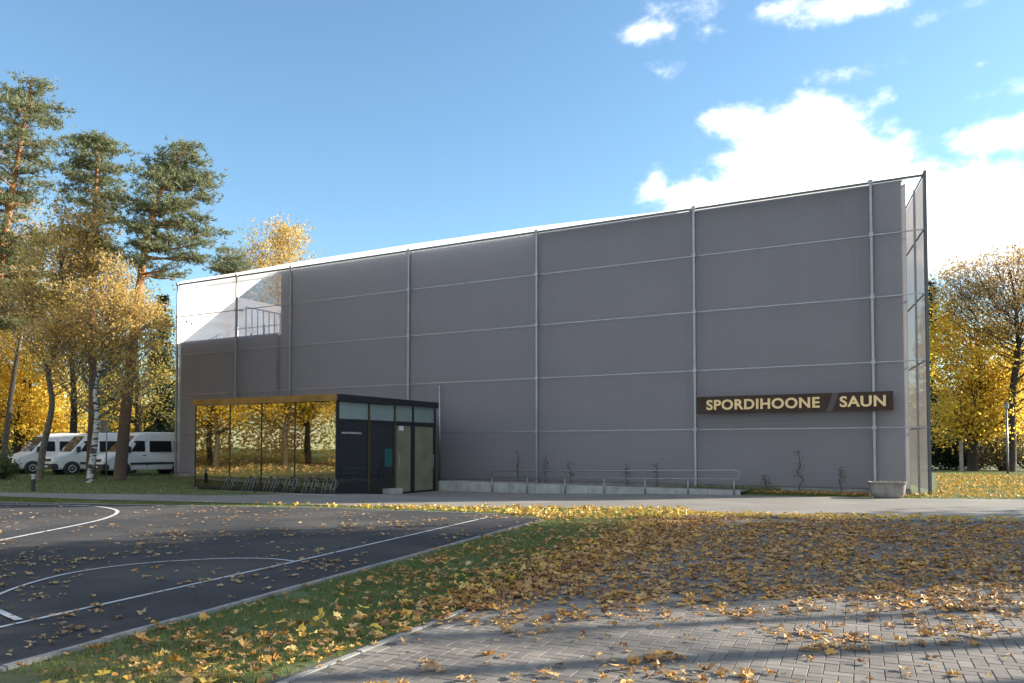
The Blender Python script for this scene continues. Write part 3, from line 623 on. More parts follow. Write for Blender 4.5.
# ------------------------------------------------------------------ bicycle racks
def rack():
    t = empty('bike_rack', (0, 0, 0))
    for s in (-.17, .17):
        MB().tube([(s, -.30, 0), (s - .04, -.05, .45), (s - .02, .0, .52), (s + .05, .03, .52), (s + .07, -.02, .45), (s + .11, -.25, 0)], .012, 6).build('hoop', M['hoopsteel'], t, smooth=True)
    MB().bar((-.45, -.28, .02), (.45, -.28, .02), .05, .03).build('base_bar', M['rail'], t)
    pts = [(.38 * math.sin(a) * .5, .15 + .05 * math.sin(a * 2), .34 + .17 * math.cos(a)) for a in np.linspace(0, 2 * math.pi, 18)]
    MB().tube(pts, .014, 6).build('wheel_loop', M['steel_dark'], t, smooth=True)
    return t
def copy_tree(o, parent=None):
    c = o.copy(); COL.objects.link(c)
    if parent: c.parent = parent
    for ch in [x_ for x_ in bpy.data.objects if x_.parent == o and x_ != c]: copy_tree(ch, c)
    return c
rk = rack(); nm = ['nearest the left end of the mirror front', 'second from the left end', 'third from the left end', 'fourth from the left end', 'second from the pavilion corner', 'beside the pavilion corner']
for i, px in enumerate((231, 251, 272, 292, 311, 330)):
    o = rk if i == 0 else copy_tree(rk); q = onY(px, 492, AY0 - .55)
    o.location = (q[0], AY0 - .55 , .0); o.rotation_euler.z = R(-8 + 3 * i)
    tag(o, 'tubular steel bicycle rack ' + nm[i], 'bike rack', 'bicycle racks in front of the mirror glass')

# bollard, signpost, lamp post, hedge post
q = G(33, 491); t = tag(empty('bollard', (q[0], q[1], 0)), 'short dark bollard light with pale cap on the grass beside the path', 'bollard')
MB().lathe([(.07, -.02), (.07, .42), (.06, .43)], 14).build('post', M['plastic'], t, smooth=False); MB().lathe([(.055, .43), (.055, .56), (.08, .56), (.08, .60), (.02, .62)], 14).build('cap', M['bollard_top'], t)
q = T(106, 478, 40.5); t = tag(empty('signpost', (q[0], q[1], 0), YAW), 'thin steel signpost with small grey plate standing beside the leaning birch', 'signpost')
MB().tube([(0, 0, 0), (0, 0, 3.0)], .035, 8).build('post', M['rail'], t, smooth=True); MB().box(-.32, .06, -.05, -.036, 2.35, 3.0).build('plate', M['plate'], t)
q = T(1008, 474, 47); t = tag(empty('lamp_post', (q[0], q[1], 0), YAW), 'slim grey steel lamp post at the right in front of the hedge', 'lamp post')
MB().tube([(0, 0, 0), (0, 0, .8), (0, 0, 3.9)], [.065, .06, .045], 10).build('post', M['hoopsteel'], t, smooth=True)
MB().lathe([(.05, 3.9), (.11, 3.95), (.13, 4.2), (.16, 4.24), (.03, 4.32)], 14).build('lamp_head', M['rail'], t)
q = T(961, 470, 54); t = tag(MB().box(-.12, .12, -.12, .12, 0, 2.0).build('wooden_post', M['wood'], None, bevel=.02), 'pale weathered wooden post in front of the dark hedge', 'post'); t.location = (q[0], q[1] - 1.6, 0)

# ------------------------------------------------------------------ vans
def make_van():
    t = empty('parked_van', (0, 0, 0)); LEN = 5.5
    prof = [(0.05, .32), (0, .55), (.02, .80), (.10, 1.02), (.95, 1.32), (1.78, 2.28), (2.05, 2.42), (2.6, 2.50), (5.25, 2.50), (5.42, 2.42), (5.5, 1.2), (5.5, .38), (5.42, .30)]
    prof = [(LEN / 2 - x, z) for x, z in prof]               # nose towards +x
    def hw(z, x=0): 
        b = .99 if z < 1.25 else .99 - (z - 1.25) / 1.25 * .15
        return b - max(0, x - 2.35) * .35
    k = len(prof); bm = bmesh.new(); A = [bm.verts.new((x, hw(z, x), z)) for x, z in prof]; B = [bm.verts.new((x, -hw(z, x), z)) for x, z in prof]
    bm.faces.new(A[::-1]); bm.faces.new(B)
    for i in range(k): bm.faces.new((A[i], A[(i + 1) % k], B[(i + 1) % k], B[i]))
    bmesh.ops.recalc_face_normals(bm, faces=bm.faces[:])
    bmesh.ops.bevel(bm, geom=[e for e in bm.edges if e.calc_face_angle(0) > .9], offset=.06, segments=3, affect='EDGES', clamp_overlap=True)
    bmesh.ops.triangulate(bm, faces=[f for f in bm.faces if len(f.verts) > 4])
    me = bpy.data.meshes.new('body'); bm.to_mesh(me); bm.free(); body = link('body', me, t, M['white'])
    def X(x): return LEN / 2 - x
    def side(name, poly, m, s, parent=t, pr=.006):
        k_ = len(poly); V_ = [(X(x), s * (hw(z, X(x)) + pr), z) for x, z in poly] + [(X(x), s * (hw(z, X(x)) - .03), z) for x, z in poly]
        fs = [tuple(range(k_))] + [(i, k_ + i, k_ + (i + 1) % k_, (i + 1) % k_) for i in range(k_)]
        return MB().add(V_, fs).build(name, m, parent)
    # windscreen lies on the slope between bonnet and roof
    a, b = (.98, 1.36), (1.76, 2.25); nx_, nz_ = -(b[1] - a[1]), (b[0] - a[0]); ln = math.hypot(nx_, nz_); nx_, nz_ = nx_ / ln * .035, nz_ / ln * .035
    V_ = [(X(a[0] + nx_), .84, a[1] + nz_), (X(a[0] + nx_), -.84, a[1] + nz_), (X(b[0] + nx_), -.76, b[1] + nz_), (X(b[0] + nx_), .76, b[1] + nz_)]
    V_ += [(x - .03, y, z - .03) for x, y, z in V_]
    MB().add(V_, [(0, 1, 2, 3), (0, 4, 5, 1), (1, 5, 6, 2), (2, 6, 7, 3), (3, 7, 4, 0)]).build('windscreen', M['carglass'], t)
    for s in (-1, 1):
        w1 = side('door_window', [(1.22, 1.36), (2.28, 1.36), (2.28, 1.98), (1.72, 1.98)], M['carglass'], s)
        side('side_window', [(2.55, 1.34), (3.85, 1.34), (3.85, 1.98), (2.55, 1.98)], M['carglass'], s)
        side('side_window', [(4.0, 1.34), (5.25, 1.34), (5.2, 1.98), (4.0, 1.98)], M['carglass'], s)
        side('door_seam', [(2.40, .45), (2.415, .45), (2.415, 2.1), (2.40, 2.1)], M['plastic'], s, pr=.003)
        side('side_moulding', [(1.45, .62), (4.3, .62), (4.3, .74), (1.45, .74)], M['plastic'], s, pr=.02)
        side('door_handle', [(2.15, 1.12), (2.33, 1.12), (2.33, 1.17), (2.15, 1.17)], M['plastic'], s, pr=.03)
        mr_ = MB().box(X(1.42), X(1.24), s * 1.05 - .11, s * 1.05 + .13, 1.30, 1.66).build('mirror', M['plastic'], t, bevel=.03)
        MB().add([(X(.03), s * .55, .72), (X(.03), s * .90, .72), (X(.16), s * .955, .74), (X(.40), s * .95, 1.02), (X(.14), s * .62, 1.0)], [(0, 1, 2, 3, 4) if s > 0 else (4, 3, 2, 1, 0)]).build('headlight', M['lamp'], t)
        for xw in (1.02, 4.35):
            Mx = Matrix.Translation((X(xw), s * .985, .36)) @ Matrix.Rotation(R(90) * -s, 4, 'X')
            side_arch = MB().lathe([(.44, -.25), (.44, .012), (.40, .02)], 20, Mx); side_arch.build('wheel_arch', M['plastic'], t)
            wh = MB().lathe([(.20, -.2), (.33, -.2), (.36, -.16), (.36, .02), (.33, .055), (.22, .05)], 24, Mx).build('tyre', M['tyre'], t, smooth=False)
            MB().lathe([(.22, .0), (.22, .052), (.19, .058), (.08, .03), (.06, .055), (.02, .06)], 20, Mx).build('rim', M['rim'], wh)
    MB().box(X(.32), X(-.05), -.93, .93, .34, .66).build('bumper', M['plastic'], t, bevel=.04)
    MB().box(X(.2), X(-.005), -.5, .5, .78, .94).build('grille', M['plastic'], t, bevel=.01)
    MB().box(X(.3), X(-.055), -.26, .26, .44, .55).build('number_plate', M['white'], t)
    MB().box(X(5.45), X(5.54), -.93, .93, .36, .6).build('rear_bumper', M['plastic'], t, bevel=.03)
    return t
HD = cam2w(-.64, -.77); hang = math.atan2(HD[1], HD[0]); vn = make_van()
vl = ['white minibus nearest the sports hall, half hidden behind the leaning pine', 'white high roof minibus in the middle of the parked row, behind the birch', 'white minibus farthest left in the parked row, partly behind a twisted tree']
for i, (cx, cz) in enumerate(((-23.4, 44.2), (-27.1, 45.8), (-30.6, 47.6))):
    o = vn if i == 0 else copy_tree(vn); n_ = cam2w(cx, cz); u = HD[:2] / np.linalg.norm(HD[:2])
    o.location = (n_[0] - u[0] * 2.75, n_[1] - u[1] * 2.75, 0); o.rotation_euler.z = hang + R((0, -2, 1)[i])
    tag(o, vl[i], 'van', 'white minibuses parked in a row')

# ------------------------------------------------------------------ trees
def px2m(d): return d / F
def tubes_np(segs, n=5):
    mb = MB()
    for pts, rad in segs: mb.tube(pts, rad, n, cap=False)
    return mb
def trunk_at(pts, z):
    zs = [p_[2] for p_ in pts]
    return np.array([np.interp(z, zs, [p_[i] for p_ in pts]) for i in range(3)])
def smooth_path(P, n=5): return [tuple(p_) for p_ in catmull(P, n)]
def broadleaf(name, label, cat, base, path, r0, blobs, leaf, bark, lsize, seed, group=None, K=60, npc=110, rc=.75, bare=0):
    """path: trunk points relative to base; blobs: (centre, (rx, ry, rz), share)"""
    rng = np.random.default_rng(seed); t = tag(empty(name, base), label, cat, group)
    path = smooth_path(path, 5); zt = path[-1][2]
    mb = MB(); mb.tube([(path[0][0], path[0][1], -.15)] + path, [r0 * 1.35] + [r0 * (1 - .86 * i / (len(path) - 1)) for i in range(len(path))], 9, cap=False)
    C = []; tw = MB() if bark is M['birchbark'] else mb
    for c, rad, share in blobs:
        k = max(3, int(K * share)); u = rnd_units(rng, k) * (rng.uniform(.1, 1.35, (k, 1)) ** .6); C.append(np.array(c) + u * np.array(rad))
    C = np.concatenate(C); LC = []
    for c in C:
        hd = math.hypot(c[0] - path[-1][0], c[1] - path[-1][1]); za = min(max(c[2] - .7 * hd - rng.uniform(.2, 1.2), zt * .28), zt * .98)
        a = trunk_at(path, za); mid = a * .5 + c * .5 + np.array([0, 0, -.08 * np.linalg.norm(c - a)]) + rng.normal(0, .12, 3)
        rb = max(.014, r0 * .22 * (1 - .75 * za / (zt + .1))); ln = np.linalg.norm(c - a)
        if rng.uniform() < .42: tw.tube([a, a * .75 + mid * .25 + rng.normal(0, .05, 3), mid, c], [rb, rb * .8, rb * .55, .01], 5, cap=False)
        for _ in range(2 + bare):                                   # twigs
            e = c + rng.normal(0, rc * .75, 3) * (1, 1, .8); s_ = mid * rng.uniform(.1, .7) + c * .0; s_ = mid + (c - mid) * rng.uniform(.3, 1)
            tw.tube([s_, (s_ + e) / 2 + rng.normal(0, .06, 3), e], [rb * .4 + .004, .010, .005], 3, cap=False)
        k = int(npc * rng.uniform(.3, 1.15)); o_ = rng.normal(0, rc * rng.uniform(.35, .75), (k, 3)) * (1, 1, .7); LC.append(c + o_)
    mb.build('trunk', bark, t, smooth=True)
    if bark is M['birchbark']: tw.build('twigs', M['bark'], t)
    LC = np.concatenate(LC); np_mesh('crown', *cards(rng, LC, lsize), leaf, t)
    return t
def needles(rng, C, nb, length, width, up=.25):
    n = len(C); D = rnd_units(rng, n * nb); D[:, 2] = D[:, 2] * .8 + up; D /= np.linalg.norm(D, axis=1, keepdims=True)
    return blades(rng, np.repeat(C, nb, 0) + rng.normal(0, .03, (n * nb, 3)), D, length, width)
def pine(name, label, base, path, r0, widths, seed, K=70, tuft=26, shift=(0, 0), group=None, dead=8):
    """widths: (z, half width) of the crown"""
    rng = np.random.default_rng(seed); t = tag(empty(name, base), label, 'pine tree', group); path = smooth_path(path, 5); zt = path[-1][2]
    mb = MB(); mb.tube([(path[0][0], path[0][1], -.15)] + path, [r0 * 1.3] + [r0 * (1 - .85 * i / (len(path) - 1)) for i in range(len(path))], 9, cap=False)
    zs = [w[0] for w in widths]; ws = [w[1] for w in widths]; C = []
    zz = np.sort(zs[0] + (zs[-1] - zs[0]) * rng.uniform(0, 1, K) ** .85); az_ = rng.uniform(0, 2 * math.pi) + np.arange(K) * 2.39996 + rng.normal(0, .3, K)
    for z, a_ in zip(zz, az_):
        wd = np.interp(z, zs, ws) * rng.uniform(.55, 1.12); za = min(max(z - wd * .18, 0), zt * .985); p0 = trunk_at(path, za)
        f_ = (z - zs[0]) / (zs[-1] - zs[0]); e = p0 + np.array([math.cos(a_) * wd + shift[0] * wd, math.sin(a_) * wd + shift[1] * wd, wd * (.05 + .45 * f_)])
        mid = (p0 + e) / 2 + np.array([0, 0, -.06 * wd]) + rng.normal(0, .06, 3); rb = max(.018, r0 * .26 * (1 - .7 * f_))
        mb.tube([p0, mid, e], [rb, rb * .6, .012], 5, cap=False)
        npad = 1 + int(wd * 1.05)
        for j in range(npad):
            s_ = .42 + .58 * (j + rng.uniform(0, 1)) / npad; c = (p0 * (1 - s_) ** 2 + 2 * mid * s_ * (1 - s_) + e * s_ ** 2) + rng.normal(0, .2 + .12 * wd, 3) * (1, 1, .35)
            mb.tube([mid * .6 + c * .4, c], [.014, .006], 3, cap=False)
            k = int(tuft * rng.uniform(.5, 1.3)); C.append(c + rng.normal(0, 1, (k, 3)) * (.36, .36, .08))
    for _ in range(dead):
        z = rng.uniform(zs[0] * .55, zs[0]); p0 = trunk_at(path, z); a_ = rng.uniform(0, 6.28); ln = rng.uniform(.5, 1.6)
        mb.tube([p0, p0 + np.array([math.cos(a_) * ln * .6, math.sin(a_) * ln * .6, -.1]), p0 + np.array([math.cos(a_) * ln, math.sin(a_) * ln, -.28])], [.03, .02, .008], 4, cap=False)
    mb.build('trunk', M['pinebark'], t, smooth=True)
    C = np.concatenate(C); np_mesh('crown', *needles(rng, C, 9, .26, .045), M['needle'], t)
    return t
def spruce(name, label, base, h, w, seed, m=None, group=None, n=150):
    rng = np.random.default_rng(seed); t = tag(empty(name, base), label, 'spruce tree', group); mb = MB(); mb.tube([(0, 0, -.1), (0, 0, h * .5), (0, 0, h)], [h * .014, h * .009, .01], 8, cap=False); C = []
    for i in range(n):
        f_ = rng.uniform(.04, .99) ** .9; z = h * f_; wd = w * (1 - f_) ** .85 * rng.uniform(.7, 1.1) + .15; a_ = i * 2.39996; e = np.array([math.cos(a_) * wd, math.sin(a_) * wd, z - wd * .35]); p0 = np.array([0, 0, z])
        mb.tube([p0, (p0 + e) / 2 + (0, 0, .03), e], [.03, .02, .006], 4, cap=False)
        k = int(16 + 22 * wd); s_ = rng.uniform(.15, 1.0, (k, 1)); C.append(p0 + (e - p0) * s_ + rng.normal(0, 1, (k, 3)) * (.18 + .10 * wd * s_) * (1, 1, .5) - np.array([0, 0, .1]))
    mb.build('trunk', M['bark_dark'], t, smooth=True); np_mesh('crown', *needles(rng, np.concatenate(C), 7, .24, .06, -.2), m or M['spruce'], t)
    return t
def rel(pts, d, base): return [tuple(T(a, b, d) - base) for a, b in pts]
def base_of(px, d): b = T(px, 450, d); b[2] = 0; return b
def path_px(pxy, d):
    b = base_of(pxy[0][0], d); r = rel(pxy, d, b); r[0] = (0, 0, 0); return b, r
def blob(b, px, py, rx, ry, d, share=1., depth=None, dd=0.):
    c = T(px, py, d + dd) - b; m_ = (d + dd) / F; return (c, (rx * m_, (depth or rx) * m_, ry * m_), share)
# -- left group
d = 42; b, p_ = path_px([(-24, 478), (-13, 380), (1, 265), (14, 180), (27, 110), (32, 78)], d)
W_ = [(330, 28), (300, 40), (262, 46), (225, 42), (190, 32), (165, 36), (145, 38), (120, 32), (98, 22), (80, 8)]
pine('pine_tree', 'tallest pine at the left edge of the group, rising above the others', b, p_, .30, [((T(20, y, d) - b)[2], w * d / F) for y, w in W_], 11, K=95, tuft=28)
d = 40; b, p_ = path_px([(91, 483), (93, 400), (92, 300), (94, 220), (97, 168), (98, 137)], d)
W_ = [(285, 14), (245, 22), (222, 26), (200, 30), (176, 30), (155, 25), (137, 9)]
pine('pine_tree', 'straight pine with rounded top standing behind the white birch stem', b, p_, .24, [((T(95, y, d) - b)[2], w * d / F) for y, w in W_], 12, K=60, tuft=28)
d = 38.6; b, p_ = path_px([(120, 480), (128, 390), (138, 300), (147, 240), (161, 190), (188, 141)], d)
W_ = [(272, 30), (252, 40), (228, 44), (205, 38), (182, 30), (160, 20), (143, 7)]
pine('pine_tree', 'leaning pine with orange upper stem nearest the sports hall', b, p_, .30, [((T(160, y, d) - b)[2], w * d / F) for y, w in W_], 23, K=60, tuft=30, shift=(.5, .28))
d = 38; b, p_ = path_px([(40, 482), (43, 450), (52, 405), (48, 372), (54, 345), (62, 300), (60, 240), (66, 205)], d)
broadleaf('alder_tree', 'twisted yellow alder with crooked dark stem in front of the farthest van', 'alder tree', b, p_, .17,
          [blob(b, 82, 222, 26, 26, d, .4), blob(b, 62, 255, 40, 24, d, .6), blob(b, 40, 300, 38, 26, d, .6), blob(b, 96, 285, 34, 26, d, .5), blob(b, 70, 335, 44, 18, d, .45)], M['birchleaf'], M['bark'], .135, 31, K=150, npc=46, rc=.52)
d = 44; b, p_ = path_px([(2, 476), (12, 390), (22, 330), (30, 280), (34, 225)], d)
broadleaf('birch_tree', 'slender yellow birch at the left edge of the picture', 'birch tree', b, p_, .17,
          [blob(b, 18, 285, 36, 60, d, 1.), blob(b, 30, 235, 26, 30, d, .3)], M['birchleaf'], M['bark'], .135, 32, K=120, npc=46, rc=.55)
d = 36; b, p_ = path_px([(90, 484), (95, 440), (97, 412), (95, 392), (103, 360), (108, 335), (112, 290), (120, 250)], d)
broadleaf('birch_tree', 'pale leaning birch with bent white stem beside the straight pine', 'birch tree', b, p_, .15,
          [blob(b, 116, 275, 20, 26, d, .22), blob(b, 98, 300, 38, 22, d, .5), blob(b, 60, 360, 30, 22, d, .2), blob(b, 130, 372, 26, 22, d, .2), blob(b, 72, 330, 34, 20, d, .4), blob(b, 140, 318, 30, 22, d, .5), blob(b, 120, 345, 40, 16, d, .35)], M['birchleaf'], M['birchbark'], .125, 33, K=140, npc=44, rc=.48)
d = 62; b, p_ = path_px([(28, 466), (29, 430), (30, 395), (30, 365)], d)
broadleaf('maple_tree', 'bright yellow maple glowing in the sun behind the vans', 'maple tree', b, p_, .25, [blob(b, 25, 395, 48, 44, d, 1.), blob(b, 60, 425, 30, 24, d, .4)], M['mapleleaf'], M['bark_dark'], .24, 34, K=85, npc=110, rc=1.0)
d = 64; b, p_ = path_px([(136, 466), (136, 445), (137, 425)], d)
broadleaf('maple_tree', 'small yellow maple between the leaning pine and the sports hall', 'maple tree', b, p_, .15, [blob(b, 137, 428, 22, 26, d, 1.)], M['mapleleaf'], M['bark_dark'], .22, 35, K=35, npc=90, rc=.8)
spruce('spruce_tree', 'dark spruce close to the left end of the sports hall', base_of(160, 60), 13.5, 2.3, 41)
spruce('spruce_tree', 'dark spruce behind the straight pine', base_of(112, 74), 17, 3.2, 42)
spruce('spruce_tree', 'dark spruce behind the yellow maple at the left edge', base_of(-8, 72), 18, 3.4, 43)
d = 56; b, p_ = path_px([(140, 466), (138, 400), (136, 340), (138, 300)], d)
broadleaf('linden_tree', 'olive and yellow linden behind the leaning pine', 'linden tree', b, p_, .28, [blob(b, 140, 330, 34, 50, d, 1.), blob(b, 110, 380, 30, 40, d, .6), blob(b, 155, 390, 20, 40, d, .4)], M['mixleaf'], M['bark_dark'], .18, 36, K=75, npc=55, rc=1.0)
d = 58; b, p_ = path_px([(72, 466), (74, 400), (70, 320), (72, 280)], d)
broadleaf('linden_tree', 'tall olive and yellow linden behind the twisted alder', 'linden tree', b, p_, .3, [blob(b, 65, 320, 42, 55, d, 1.), blob(b, 40, 265, 40, 40, d, .5), blob(b, 85, 390, 26, 36, d, .4)], M['mixleaf'], M['bark_dark'], .18, 37, K=75, npc=55, rc=1.05)
# -- behind the hall
d = 66; b, p_ = path_px([(276, 464), (277, 380), (278, 300), (280, 240)], d)
broadleaf('birch_tree', 'golden birch top showing over the roof of the sports hall', 'birch tree', b, p_, .26, [blob(b, 275, 262, 34, 32, d, 1.), blob(b, 290, 240, 20, 16, d, .35), blob(b, 262, 290, 30, 30, d, .5)], M['birchleaf'], M['birchbark'], .2, 38, K=80, npc=75, rc=.85)
d = 60; b, p_ = path_px([(226, 466), (227, 380), (228, 300), (229, 248)], d)
pine('pine_tree', 'green pine top beside the golden birch behind the hall roof', b, p_, .24, [((T(228, y, d) - b)[2], w * d / F) for y, w in [(330, 20), (290, 24), (268, 22), (250, 6)]], 14, K=50, tuft=24)
# -- right group
d = 52; b, p_ = path_px([(1011, 469), (1012, 400), (1018, 350), (1016, 310), (1010, 270)], d)
t = broadleaf('maple_tree', 'big russet and yellow maple with dark leaning trunk at the right edge', 'maple tree', b, p_, .30,
          [blob(b, 1005, 285, 55, 42, d, .9), blob(b, 985, 300, 46, 40, d, .5), blob(b, 1045, 310, 45, 60, d, .7)], M['brownleaf'], M['bark_dark'], .15, 51, K=150, npc=62, rc=.8, bare=4)
d = 54; b, p_ = path_px([(972, 469), (974, 430), (979, 380), (976, 335)], d)
broadleaf('maple_tree', 'golden yellow maple between the corner of the hall and the russet maple', 'maple tree', b, p_, .36, [blob(b, 966, 365, 34, 50, d, 1.), blob(b, 1000, 385, 34, 40, d, .9), blob(b, 950, 325, 22, 30, d, .35), blob(b, 962, 420, 32, 24, d, .5), blob(b, 1000, 425, 34, 22, d, .4)], M['mapleleaf'], M['bark_dark'], .20, 52, K=110, npc=85, rc=.95)
d = 60; b, p_ = path_px([(1035, 468), (1036, 430), (1034, 390), (1035, 350)], d)
broadleaf('maple_tree', 'yellow maple behind the slim lamp post at the right edge', 'maple tree', b, p_, .3, [blob(b, 1025, 385, 40, 48, d, 1.)], M['mapleleaf'], M['bark_dark'], .24, 53, K=70, npc=95, rc=.95)
spruce('spruce_tree', 'dark green conifer showing beside the right corner of the hall', base_of(934, 72), 17.2, 2.6, 54)
def bush(name, label, cat, base, rx, ry, h, m, seed, n, ls, group=None, twig=26):
    rng = np.random.default_rng(seed); t = tag(empty(name, base), label, cat, group); mb = MB(); C = []
    for i in range(twig):
        u = rnd_units(rng, 1)[0]; e = np.array([u[0] * rx, u[1] * ry, h * (.35 + .6 * abs(u[2])) * rng.uniform(.8, 1.08)]); m0 = e * (.5, .5, .55); mb.tube([(e[0] * .1, e[1] * .1, -.05), m0, e], [.03, .02, .006], 4, cap=False)
        k = n // twig; s_ = rng.uniform(.25, 1.05, (k, 1)); C.append(e * np.concatenate([s_ ** .7, s_ ** .7, s_], 1) + rng.normal(0, .14 * min(rx, h), (k, 3)))
    mb.build('stems', M['bark_dark'], t); C = np.concatenate(C); C[:, 2] = np.abs(C[:, 2]); np_mesh('foliage', *cards(rng, C, ls), m, t)
    return t
bush('yew_bush', 'dark green yew mass just right of the hall corner', 'bush', base_of(944, 57), 1.9, 1.6, 3.1, M['yew'], 61, 4200, .2)
bush('yew_bush', 'dark green yew mass behind the pale wooden post', 'bush', base_of(973, 58), 1.9, 1.6, 3.2, M['yew'], 62, 4200, .2)
bush('dry_bush', 'greyish brown dry bush beside the lamp post', 'bush', base_of(1003, 55), 2.1, 1.6, 3.6, M['greybush'], 63, 2600, .13, twig=60)
bush('dry_bush', 'greyish brown dry bush cut by the right edge of the picture', 'bush', base_of(1030, 54), 2.0, 1.6, 3.2, M['greybush'], 64, 2200, .13, twig=50)
bush('evergreen_shrub', 'low green shrub at the left edge beside the vans', 'shrub', base_of(2, 39.5), .85, .7, 1.35, M['shrubleaf'], 65, 2000, .1)
# climbers at the foot of the mesh
for i, (px, top, sd, lab) in enumerate([(518, 450, 1, 'thin reddish climber left of the post above the ramp'), (546, 456, 2, 'thin reddish climber just right of the post above the ramp'), (571, 462, 3, 'short climber sprig at the middle of the ramp'), (627, 464, 4, 'short twiggy climber on the mesh behind the ramp rail'),
                                   (657, 463, 5, 'small climber on the mesh near the ramp end'), (765, 474, 6, 'low sprawling climber under the S of the sign'), (800, 452, 7, 'long thin bare climber stem under the sign'), (841, 466, 8, 'dry flower stalk climber left of the planter')]):
    a = onY(px, 486, YF - .1); zt = onY(px, top, YF - .1)[2]; rng = np.random.default_rng(70 + sd); t = tag(empty('climbing_plant', (a[0], YF - .12, .0)), lab, 'climber', 'climbers at the foot of the mesh')
    pts = [(rng.normal(0, .05), -.02, z) for z in np.linspace(-.05, zt, 7)]; MB().tube(pts, [.016] * 5 + [.01, .006], 5).build('stem', M['bark_dark'], t)
    k = 36; C = np.stack([rng.normal(0, .10, k), rng.uniform(-.08, .02, k), rng.uniform(.35, 1.02, k) * zt], 1); np_mesh('leaves', *cards(rng, C, .085), M['vine'], t)
# distant woods closing the view on both sides
rng = np.random.default_rng(77); CC = []
for px0, px1, dd, n_, hh in ((-60, 200, 100, 230, 9.5), (900, 1120, 95, 240, 11)):
    for _ in range(n_):
        px = rng.uniform(px0, px1); c = base_of(px, dd + rng.uniform(-8, 22)); z = rng.uniform(0, 1) ** .8 * hh * (.6 + .5 * vnoise(np.array([px / 25.]), np.array([3.]), 4)[0]); CC.append(c + (0, 0, z) + rng.normal(0, 1, (75, 3)) * (1.3, 1.3, 1.1))
CC = np.concatenate(CC); CC[:, 2] = np.abs(CC[:, 2])
tag(np_mesh('distant_woods', *cards(rng, CC, .5), M['mixleaf']), 'mixed olive and yellow woods closing the view far behind', 'woods', kind='stuff')

# trees outside the frame: on the right (their shadows fall on the court and paving) and in front of the mirror glass
def sq(s, q): return np.array([SX * s - SY * q, SY * s + SX * q, 0.])
protoA = broadleaf('maple_tree', 'broad russet maple beside the court, outside the right edge, casting shade', 'maple tree', sq(27, 13.0), [(0, 0, 0), (.1, 0, 2.5), (-.1, .2, 5), (0, 0, 9)], .22,
          [((0, 0, 8.2), (2.3, 2.3, 4.6), 1.)], M['brownleaf'], M['bark_dark'], .26, 81, K=110, npc=85, rc=.9)
protoB = broadleaf('maple_tree', 'broad yellow maple reflected in the mirror glass', 'maple tree', (-46, 2, 0), [(0, 0, 0), (.1, 0, 2.5), (-.1, .2, 5), (0, 0, 9)], .24,
          [((0, 0, 7.6), (4.2, 4.2, 3.8), 1.)], M['mapleleaf'], M['bark_dark'], .17, 82, K=150, npc=150, rc=1.1)
for i, (s_, q_, sc, lab) in enumerate([(25, 10.4, 1.05, 'second'), (30, 11.2, 1.2, 'third'), (22, 10.2, .9, 'fourth'), (34, 14.0, 1.1, 'fifth'), (33, 10.8, 1.15, 'sixth')]):
    o = copy_tree(protoA); o.location = sq(s_, q_); o.scale = (sc, sc, sc); o.rotation_euler.z = i * 1.3
    tag(o, f'russet maple outside the right edge of the picture, {lab} from the kerb', 'maple tree', 'maples shading the foreground')
for i, (s_, q_, lab) in enumerate([(17, 5.65, 'nearest'), (21, 4.6, 'middle'), (24, 6.7, 'farthest')]):
    t = pine('pine_tree', f'tall bare stemmed pine outside the right edge, {lab} of three', sq(s_, q_), [(0, 0, 0), (.1, 0, 4), (.1, .1, 8), (0, 0, 13.5)], .22, [(9.5, 1.4), (11, 2.0), (12.5, 1.4), (13.6, .3)], 90 + i, K=34, tuft=20, dead=14)
for i, (x, y, sc, lab) in enumerate([(-52, 5, 1.1, 'second'), (-58, -2, 1.25, 'third'), (-48, -7, 1.15, 'fourth'), (-66, 6, 1.2, 'fifth'), (-40, -6, 1.0, 'sixth'), (-63, -12, 1.4, 'seventh'), (-54, -16, 1.4, 'eighth'), (-74, -4, 1.4, 'ninth')]):
    o = copy_tree(protoB); o.location = (x, y, 0); o.scale = (sc, sc, sc); o.rotation_euler.z = i * 1.7
    tag(o, f'yellow maple across the court reflected in the mirror glass, {lab} of the row', 'maple tree', 'maples across the court')

CC = []
for _ in range(1000):
    a_ = rng.uniform(0, 1); c = np.array([-62 - 55 * a_ + rng.normal(0, 5), -52 + 75 * rng.uniform(0, 1), rng.uniform(0, 1) ** .8 * 15]); CC.append(c + rng.normal(0, 1, (90, 3)) * 1.5)
CC = np.concatenate(CC); CC[:, 2] = np.abs(CC[:, 2])
tag(np_mesh('distant_woods', *cards(rng, CC, .42), M['birchleaf']), 'mixed woods across the court, mirrored in the entrance glass', 'woods', kind='stuff')

for cx_, cz_, sc_, lab in ((-42, 55, 1.15, 'yellow maple just outside the left edge, mirrored in the van windscreens'), (-39, 62, 1.3, 'yellow maple behind the farthest van, cut by the left edge')):
    o = copy_tree(protoB); o.location = cam2w(cx_, cz_); o.scale = (sc_, sc_, sc_); o.rotation_euler.z = cx_; tag(o, lab, 'maple tree', 'maples beside the vans')

